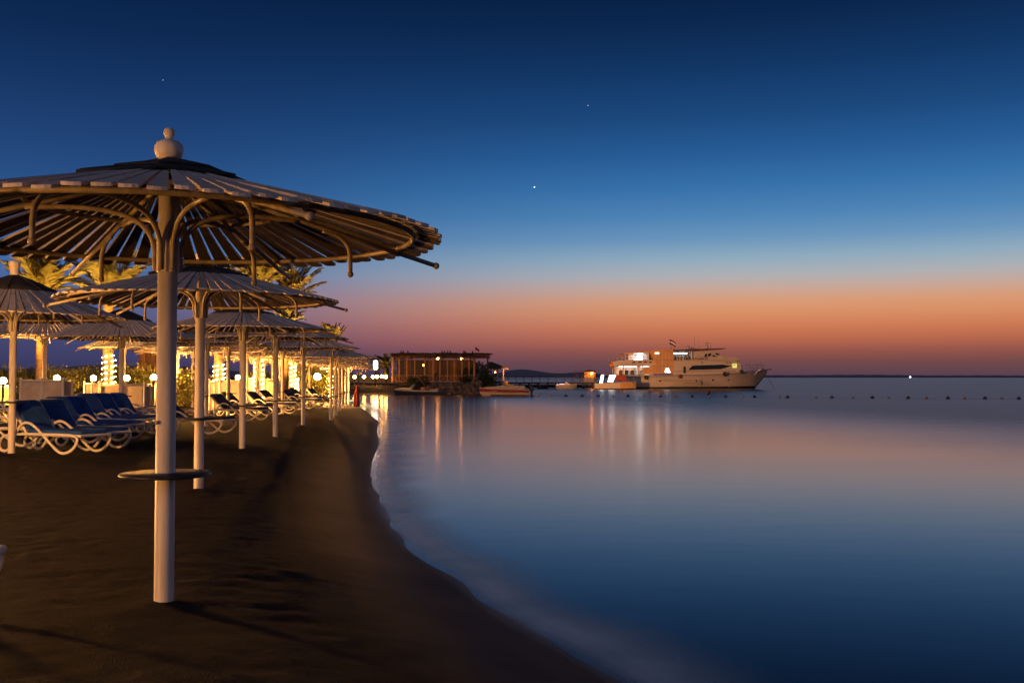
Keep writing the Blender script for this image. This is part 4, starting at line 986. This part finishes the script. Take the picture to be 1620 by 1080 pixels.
# wheelhouse
m = MB(); m.prism(P((1063, 570.2), (1063, 566), (1092, 566), (1092, 556.5), (1128, 556.5), (1140, 564), (1140, 570.2)), -1.9, 1.9); wh = m.build('wheelhouse', M['hull'], ship)
for poly in (((1110, 565), (1112.4, 560.4), (1114.6, 559.8), (1114.6, 565)), ((1116.6, 565), (1116.6, 559.8), (1121, 559.6), (1121, 563)), ((1123.2, 565), (1123.2, 561.5), (1131, 564.6)), ((1127, 559.6), (1131, 559), (1135, 562.2), (1130, 562.3))):
    m = MB(); m.prism(P(*poly), -1.96, -1.85); m.build('window', M['glass'], wh)
m = MB(); m.prism(P((1061, 556.2), (1061, 554.2), (1143, 551.4), (1143.5, 552.4), (1100, 555.2)), -2.5, 2.5); m.build('roof', M['dwood'], ship)
m = MB()
for px in (1064, 1078, 1091): 
    for s_ in (-1, 1): m.tube([(sx_(px), s_ * 2.1, sz_(570.3)), (sx_(px), s_ * 2.1, sz_(555.4))], .05, 8)
m.build('stanchion', M['white'], ship)
m = MB(); m.rbox((sx_(1075), -.6, sz_(559.2)), (22 * KS, .35, .14), .03); m.build('deck_light', M['coldtube'], ship)
m = MB(); m.rbox((sx_(1077), 1.2, sz_(563)), (28 * KS, .12, 14 * KS), .02); m.build('lounge_wall', M['white'], ship)
m = MB()
for k in range(6): m.rbox((sx_(1066 + k * 4.2), -1.7, sz_(567.8)), (.2, .4, .6), .03)
m.build('bench', M['wood'], ship)
m = MB()
for s_ in (-1, 1):
    for hh in (.45, .9): m.tube([(sx_(1140), s_ * 2.3, sz_(570.3) + hh), (sx_(1063), s_ * 2.3, sz_(570.6) + hh)] if s_ > 0 else [(sx_(1078), s_ * 2.3, sz_(570.6) + hh), (sx_(1063), s_ * 2.3, sz_(570.6) + hh)], .022, 6)
for px in (1063, 1067, 1071, 1075, 1078): m.tube([(sx_(px), -2.3, sz_(570.6)), (sx_(px), -2.3, sz_(570.6) + .92)], .022, 6)
m.build('deck_rail', M['steel'], ship)
for px, h_ in ((1068, 1.5), (1101, 2.0), (1108, 1.4), (1126, 1.1)):
    m = MB(); m.tube([(sx_(px), .5, sz_(553)), (sx_(px) - .15, .5, sz_(553) + h_)], [.03, .012], 6); m.build('antenna', M['steel'], ship)
m = MB(); m.rbox((sx_(1112), -2.37, sz_(587.6)), (92 * KS, .04, .08), .01); m.rbox((sx_(1102), -1.93, sz_(571.2)), (70 * KS, .05, .07), .01); m.build('trim_line', M['grey'], ship)
for px in (1145, 1150, 1106): m = MB(); m.rbox((sx_(px), -2.37, sz_(574)), (.34, .06, .2), .03); m.build('vent', M['grey'], ship)
m = MB(); m.tube([(sx_(1205), -.5, sz_(586)), (sx_(1213), -1.2, sz_(600)), (sx_(1220), -1.8, sz_(614.8))], .03, 6); m.build('mooring_rope', M['dwood'], ship)
for k, (px, py) in enumerate(((1026, 573.5), (1018, 573.2), (1009, 573.4), (1000, 573.6))): m = MB(); m.rbox((sx_(px), -2.44, sz_(py)), (.45, .04, .16), .02); m.build('vent', M['dark'], ship)
for px in (981, 990, 999): m = MB(); m.rbox((sx_(px), -1.2, sz_(590)), (.5, .45, .8), .08); m.build('seat', M['wood'], ship)
m = MB(); m.tube([(sx_(1118.5), 0, sz_(553)), (sx_(1118.5), 0, sz_(546))], .22, 10); m.tube([(sx_(1118.5), 0, sz_(546)), (sx_(1119.5), 0, sz_(541.5))], .07, 8); m.rbox((sx_(1119.5), 0, sz_(543)), (.5, .9, .1), .02); m.build('mast', M['hull'], ship)
m = MB(); m.ball((sx_(1089), 0, sz_(550.8)), .30, 14, (1, 1, 1.2)); m.ball((sx_(1097), .6, sz_(551.5)), .25, 14); m.rbox((sx_(1096), 0, sz_(553)), (15 * KS, 1.2, .26), .04); m.build('radar_dome', M['hull'], ship)
# aft superstructure: slabs, tarpaulin side, open lit decks
m = MB(); m.prism(P((1012, 592), (1016, 581), (1031, 579.5), (1031, 567), (1022, 556), (1062, 553.5), (1062, 590)), -2.38, -2.30); sd = m.build('side_panel', M['ochre'], ship)
m = MB(); m.prism(P((1031, 590), (1031, 579), (1031, 556), (1062, 553.5), (1062, 590)), 2.30, 2.38)
m.build('side_panel', M['ochre'], ship)
m = MB()
for k in range(5): m.rbox((sx_(1036 + k * 5.4), -2.395, sz_(571 + k * .1)), (.05, .03, 34 * KS), .01)
m.rbox((sx_(1045), -2.40, sz_(570)), (33 * KS, .03, .06), .01); m.rbox((sx_(1045), -2.40, sz_(580)), (33 * KS, .03, .06), .01); m.build('panel_seam', M['grey'], sd)
m = MB(); m.prism(P((1048, 589), (1049.5, 583), (1053.5, 582.3), (1055, 586), (1057, 589.5)), -2.41, -2.375); m.build('lit_opening', M['coldtube'], sd)
m = MB(); m.prism(P((968, 579), (968, 573), (975, 570.5), (1031, 569.5), (1031, 579)), -2.42, 2.35)
m.build('upper_deck', M['hull'], ship)
m = MB(); m.prism(P((984, 561.2), (984, 559.5), (1022, 555.8), (1061, 553), (1061, 554.8), (1022, 558)), -2.5, 2.5); m.build('awning', M['ochre'], ship)
m = MB(); m.rbox((sx_(1000), 0, sz_(594.2)), (64 * KS, 4.6, .18), .03); m.build('aft_deck', M['hull'], ship)
m = MB()
for px in (972, 984, 1007, 1014):
    for s_ in (-1, 1): m.rbox((sx_(px), s_ * 2.2, sz_(586.5)), (.16, .14, 15 * KS), .02)
for px in (987, 1004, 1021):
    for s_ in (-1, 1): m.rbox((sx_(px), s_ * 2.2, sz_(565)), (.10, .10, 11 * KS), .02)
m.build('stanchion', M['hull'], ship)
m = MB(); m.rbox((sx_(1003), 1.6, sz_(586.5)), (58 * KS, .12, 14 * KS), .02); m.rbox((sx_(1012), 1.3, sz_(563.5)), (32 * KS, .12, 12 * KS), .02); m.rbox((sx_(1029), -1.4, sz_(586)), (.12, 1.8, 12 * KS), .02); m.build('bulkhead', M['white'], ship)
m = MB(); m.rbox((sx_(993), -.4, sz_(580.4)), (28 * KS, .5, .10), .03); m.rbox((sx_(1020), -.8, sz_(580.4)), (14 * KS, .4, .10), .03); m.rbox((sx_(1010), -.3, sz_(559.4)), (14 * KS, .5, .10), .03); m.build('deck_light', M['coldtube'], ship)
m = MB(); m.prism(P((1004, 571), (1008, 563), (1013, 561.5), (1017, 564), (1017, 568), (1014, 571)), .2, .3); m.build('lit_screen', M['coldtube'], ship)
m = MB(); m.rbox((sx_(1036), -2.33, sz_(559.5)), (6 * KS, .16, .2), .04); m.build('wall_light', M['warmtube'], ship)
for px, py in ((966, 578), (969, 574), (973, 576)): m = MB(); m.ball((sx_(px), -1.6, sz_(py)), .38, 10, (1, 1, .8)); m.build('life_float', M['buoyo'], ship)
m = MB()
for hh in (.4, .8): m.tube([(sx_(970), -2.3, sz_(572) + hh), (sx_(1005), -2.3, sz_(570) + hh)], .025, 6)
for px in (970, 979, 988, 997): m.tube([(sx_(px), -2.3, sz_(572)), (sx_(px), -2.3, sz_(572) + .85)], .025, 6)
m.tube([(sx_(967), -1, sz_(578)), (sx_(960), -1.2, sz_(563.5))], .025, 6); m.tube([(sx_(977), -1, sz_(572)), (sx_(973), -1.2, sz_(561))], .025, 6)
m.build('aft_rail', M['steel'], ship)
for px, py, r_ in ((1140, 591.8, .32), (1167, 588, .30), (1018, 597, .3)):
    m = MB(); m.tube([(sx_(px) + r_ * .72 * math.cos(2 * PI * k / 20), -3.02 if px < 1150 else -2.62, sz_(py) + r_ * .72 * math.sin(2 * PI * k / 20)) for k in range(20)], r_ * .3, 8, True); m.build('tyre_fender', M['rubber'], ship)
m = MB(); m.ball((sx_(1070), -3.15, sz_(595.5)), .26, 12, (1, .8, 1.1)); m.build('red_fender', M['red'], ship)
m = MB(); m.tube([(sx_(1063), 0, sz_(554)), (sx_(1059.3), 0, sz_(536.5))], .035, 6); fp = m.build('flag_pole', M['steel'], ship)
for i, (nm_, mt_) in enumerate((('red_stripe', 'red'), ('white_stripe', 'white'), ('black_stripe', 'dark'))):
    m = MB(); vs = []
    for k in range(9):
        for j in (0, 1):
            t = k / 8; vs.append((sx_(1059.5 + t * 9.5), .12 * math.sin(t * 5), sz_(536.8 + (i + j) * 2.6 + t * 4.6 - .8 * math.sin(t * 4))))
    m.add(vs, [(2 * k, 2 * k + 1, 2 * k + 3, 2 * k + 2) for k in range(8)], True); o = m.build(nm_, M[mt_], fp); o.modifiers.new('thick', 'SOLIDIFY').thickness = .012
cu = bpy.data.curves.new('ship_name', 'FONT'); cu.body = 'CAP.MARCO'; cu.size = .48; cu.extrude = .02; cu.space_character = 1.15
tmp = bpy.data.objects.new('tmp', cu); COL.objects.link(tmp); bpy.context.view_layer.update()
me = bpy.data.meshes.new_from_object(tmp.evaluated_get(bpy.context.evaluated_depsgraph_get())); bpy.data.objects.remove(tmp)
me.transform(Matrix.Translation((sx_(1083.5), -1.93, sz_(569.6))) @ Matrix.Rotation(PI / 2, 4, 'X')); me.materials.clear(); me.materials.append(M['dark'])
o = bpy.data.objects.new('name_lettering', me); COL.objects.link(o); o.parent = ship

# --- tender alongside the ship's stern
td = thing('tender_boat', 'small lit boat with orange side tied at the stern of the large ship', 'boat', (at(975, 600, 144).x, 144, ZW)); KT = 144 / F
tx = lambda px: (px - 975) * KT
tz = lambda py: (615.8 - py) * KT
st = [(tx(940), .95, tz(606), .9, -.3), (tx(955), 1.05, tz(605.5), .95, -.35), (tx(980), 1.1, tz(604.5), 1.0, -.35), (tx(998), .85, tz(603.6), .55, -.3), (tx(1006), .35, tz(603), .1, -.1)]
m = MB(); loft(m, st); h = m.build('hull', M['hull'], td); m = MB(); band(m, st[2:], .18, .92, .02); band(m, st[1:3], .18, .92, .018, (1,)); m.build('side_panel', M['ochre'], h); m = MB(); band(m, st, .02, .16, .025); m.build('boot_stripe', M['dark'], h)
m = MB(); m.rbox((tx(976), 0, tz(592.3)), (50 * KT, 1.8, .07), .02); m.build('canopy', M['grey'], td)
m = MB()
for px in (953, 962, 975, 985, 1000):
    for s_ in (-1, 1): m = MB(); m.tube([(tx(px), s_ * .8, tz(606)), (tx(px + 1), s_ * .8, tz(592.5))], .03, 6); m.build('stanchion', M['steel'], td)
m = MB(); m.prism([(tx(947.5), tz(606.5)), (tx(950.5), tz(592.5)), (tx(954.8), tz(592.2)), (tx(952), tz(606.5))], -.88, -.82); m.build('lit_panel', M['coldtube'], td)
m = MB(); m.prism([(tx(960.5), tz(604)), (tx(963.5), tz(593.2)), (tx(973.5), tz(593.2)), (tx(968.5), tz(604))], -.86, -.80); m.build('lit_panel', M['coldtube'], td)
m = MB(); m.rbox((tx(981), -.82, tz(598)), (18 * KT, .05, 9 * KT), .01); m.build('curtain', M['redc'], td)

def small_boat(label, px, py, Y, Lm, parts):
    u = thing('motorboat', label, 'boat', (at(px, py, Y).x, Y, ZW)); parts(u, Lm); return u
def red_parts(u, Lm):
    st = [(-Lm / 2, .05, .78, .02, .25), (-Lm * .42, .38, .76, .14, -.1), (-Lm * .3, .72, .72, .42, -.25), (-Lm * .1, .95, .68, .74, -.3), (Lm * .15, 1.0, .64, .85, -.3), (Lm * .36, .98, .6, .85, -.3), (Lm * .40, .95, .58, .85, -.28)]
    m = MB(); loft(m, st); h = m.build('hull', M['hull'], u); m = MB(); band(m, st, .5, .88, .012); m.build('red_stripe', M['red'], h); m = MB(); band(m, st[2:], .02, .16, .012); m.build('boot_stripe', M['dark'], h)
    m = MB(); m.prism([(-Lm * .46, .77), (-Lm * .2, .90), (-Lm * .08, .99), (-Lm * .02, .97), (.0, .70), (-Lm * .3, .70)], -.62, .62); m.build('foredeck', M['hull'], u)
    m = MB(); m.prism([(-Lm * .12, 1.23), (-Lm * .08, 1.22), (Lm * .12, 1.06), (Lm * .14, .98), (.02, .97)], -.74, -.68); m.prism([(-Lm * .12, 1.23), (-Lm * .08, 1.22), (Lm * .12, 1.06), (Lm * .14, .98), (.02, .97)], .68, .74); m.rbox((-Lm * .06, 0, 1.08), (.05, 1.4, .3), .01, Matrix.Rotation(-.6, 3, 'Y')); m.build('windshield', M['ochre'], u)
    m = MB(); m.rbox((Lm * .1, 0, .80), (Lm * .24, 1.5, .34), .06); m.rbox((Lm * .27, 0, .78), (Lm * .12, 1.5, .36), .08); m.build('seat', M['hull'], u)
    m = MB(); m.rbox((Lm * .45, 0, .72), (.42, .36, .55), .08); m.rbox((Lm * .45, 0, .25), (.2, .14, .7), .03); m.build('outboard_motor', M['dark'], u)
    m = MB(); m.rbox((Lm * .5, 0, .12), (.5, 1.2, .06), .02); m.build('swim_platform', M['hull'], u)
small_boat('sleek speedboat with a dark red stripe moored at the rocky point', 802, 625, 96, 5.2, red_parts)
def white_parts(u, Lm):
    st = [(-Lm / 2, .06, .62, .03, .2), (-Lm * .42, .45, .58, .2, -.1), (-Lm * .25, .75, .52, .5, -.2), (0, .85, .47, .72, -.25), (Lm * .3, .82, .44, .72, -.25), (Lm / 2, .74, .44, .66, -.2)]
    m = MB(); loft(m, st); h = m.build('hull', M['dkblue'], u); m = MB(); band(m, st, .72, 1.0, .03); m.build('gunwale', M['hull'], h)
    m = MB(); m.prism([(-Lm * .47, .62), (-Lm * .3, .72), (-Lm * .12, .66), (-Lm * .1, .48), (-Lm * .4, .5)], -.55, .55); m.build('foredeck', M['hull'], u)
    m = MB(); m.prism([(-Lm * .18, .66), (-Lm * .06, 1.05), (-Lm * .03, 1.05), (-Lm * .08, .6)], -.5, .5); m.build('windshield', M['grey'], u)
    m = MB(); m.rbox((Lm * .15, 0, .62), (.5, .5, .3), .05); m.rbox((Lm * .24, .1, .60), (.3, .3, .22), .05); m.build('seat', M['red'], u)
    m = MB(); m.tube([(Lm * .26, 0, .45), (Lm * .06, 0, 1.72)], .055, 8); m.build('boom', M['wood'], u)
    m = MB(); m.rbox((Lm * .4, 0, .52), (Lm * .2, 1.2, .08), .02); m.build('stern_deck', M['hull'], u)
small_boat('low white boat with a slanting boom moored before the pergola', 659, 622, 101.5, 4.4, white_parts)
def grey_parts(u, Lm):
    st = [(-Lm / 2, .8, .62, .7, -.25), (-Lm * .2, .9, .64, .75, -.28), (Lm * .15, .8, .7, .55, -.25), (Lm * .38, .4, .76, .15, -.1), (Lm / 2, .05, .8, .02, .3)]
    m = MB(); loft(m, st); h = m.build('hull', M['grey'], u); m = MB(); band(m, st, .8, 1., .03); m.build('gunwale', M['hull'], h)
    m = MB(); m.prism([(-Lm * .12, .62), (-Lm * .04, 1.05), (0, 1.05), (Lm * .12, .68)], -.5, .5); m.build('windshield', M['hull'], u)
    m = MB(); m.rbox((-Lm * .1, -.2, .72), (1.5, .22, .07), .03); m.rbox((-Lm * .42, -.2, .66), (.3, .15, .06), .02); m.build('deck_light', M['coldlamp2'], u)
M['coldlamp2'] = glow('violet_deck_light', (.82, .76, 1.), 1.6)
small_boat('grey speedboat with a small violet deck light at the jetty', 896, 615, 150, 3.1, grey_parts)
def tiny_parts(u, Lm):
    st = [(-Lm / 2, .5, .5, .45, -.2), (0, .6, .5, .5, -.2), (Lm * .3, .45, .55, .3, -.15), (Lm / 2, .05, .6, .02, .2)]
    m = MB(); loft(m, st); m.build('hull', M['dark'], u)
    m = MB(); m.tube([(-Lm * .4, -.5, .52), (-Lm * .35, -.5, .85), (Lm * .2, -.5, .85), (Lm * .3, -.5, .6)], .05, 6); m.build('pale_rail', M['hull'], u)
small_boat('tiny dark boat with a pale rail at the jetty', 860, 614, 152, 1.5, tiny_parts)

# ------------------------------------------------------------------ buoys
def buoy_mesh(col):
    m = MB(); m.ball((0, 0, .04), .165, 14, (1, 1, .95)); m.tube([(0, 0, .17), (0, 0, .24)], .03, 8); return m.build('buoy', M[col])
B = dict(d=buoy_mesh('buoyd'), o=buoy_mesh('buoyo'), w=buoy_mesh('buoyw')); used = set()
bl = dict(d='dark maroon ball buoy on the floating swim line', o='orange ball buoy on the floating swim line', w='pale greyish ball buoy on the floating swim line')
row = [(851, 'w'), (871, 'w'), (895, 'd'), (921, 'd'), (946, 'd'), (970, 'w'), (993.5, 'd'), (1018.5, 'w'), (1044.5, 'd'), (1069, 'o'), (1095, 'd'), (1122, 'w'), (1148, 'd'), (1175, 'w'), (1193.5, 'd'), (1234, 'w'), (1246, 'd'), (1290.5, 'w'), (1316, 'd'), (1349, 'w'), (1380, 'd'), (1405.5, 'w'), (1436.5, 'd'),
       (1466, 'o'), (1499.5, 'd'), (1526, 'o'), (1558, 'd'), (1585, 'w'), (1612, 'd'), (627, 'w'), (652, 'd'), (670, 'w'), (693, 'd'), (711, 'w'), (737, 'd')]
ropep = []
for px, c in row:
    py = 626.6 + (px - 851) * .0062 if px > 800 else 623.6; dd = at(px, py, 1); Y = (ZW - CH) / (dd.z - CH); q = at(px, py, Y)
    o = B[c] if c not in used else B[c].copy()
    if c in used: COL.objects.link(o)
    used.add(c); o.location = (q.x, q.y, ZW); s_ = 1.0 if c == 'd' else .82; s_ *= .72 if px < 800 else 1; o.scale = (s_, s_, s_); o.rotation_euler = (random.uniform(-.2, .2), random.uniform(-.2, .2), random.uniform(0, 6))
    tag(o, bl[c] if px > 800 else bl[c].replace('on the floating swim line', 'floating before the pergola rocks'), 'buoy', 'ball buoys on the swim line')
    if px > 800: ropep.append(Vector((q.x, q.y, ZW + .012)))
m = MB(); m.tube(ropep, .004, 5); tag(m.build('buoy_rope', M['dwood']), 'thin rope joining the ball buoys across the sea', 'rope')
# bird on a buoy
py = 626.6 + (1122 - 851) * .0062; dd = at(1122, py, 1); Y = (ZW - CH) / (dd.z - CH); q = at(1122, py, Y); u = thing('bird', 'dark seabird perched upright on a pale buoy before the ship', 'bird', (q.x, q.y, ZW + .20))
m = MB(); pts = spline([(-.16, 0, -.06), (-.05, 0, .08), (.02, 0, .2), (.07, 0, .31), (.10, 0, .38), (.14, 0, .41), (.24, 0, .405)], 4); n = len(pts)
prof = [.01, .035, .06, .075, .085, .09, .088, .082, .075, .068, .058, .048, .038, .032, .03, .03, .032, .036, .038, .034, .026, .016, .01, .006, .003]
m.tube(pts, prof[:n] if n <= len(prof) else prof + [.003] * (n - len(prof)), 12)
for s_ in (-1, 1): m.tube([(0, s_ * .03, .12), (.02, s_ * .035, -.02), (.07, s_ * .04, -.025)], .01, 6)
m.build('body', M['feather'], u)

# ------------------------------------------------------------------ far lights and stars
q = at(1440, 596.2, 2200); u = thing('beacon', 'single white light on the low spit at the horizon', 'beacon', (q.x, q.y, ZW - .5)); h = q.z - ZW + .5
m = MB(); m.tube([(0, 0, 0), (0, 0, h - 1.6)], .5, 8); m.build('tower', M['dark'], u); m = MB(); m.ball((0, 0, h), 1.9, 10); m.build('lamp', M['beacon'], u)
for px, py, r_, lb in [(845.5, 296, 1.3, 'brightest single star high over the ship in the blue sky'), (258, 127, .45, 'faint star straight above the finial of the biggest sunshade'), (930, 167, .45, 'faint star above and beyond the brightest star')]:
    q = at(px, py, 2200 if py < 300 else 2200); m = MB(); m.ball((0, 0, 0), r_ * .75, 10); o = m.build('star', M['starlight']); o.location = q; tag(o, lb, 'star', 'stars in the dusk sky')
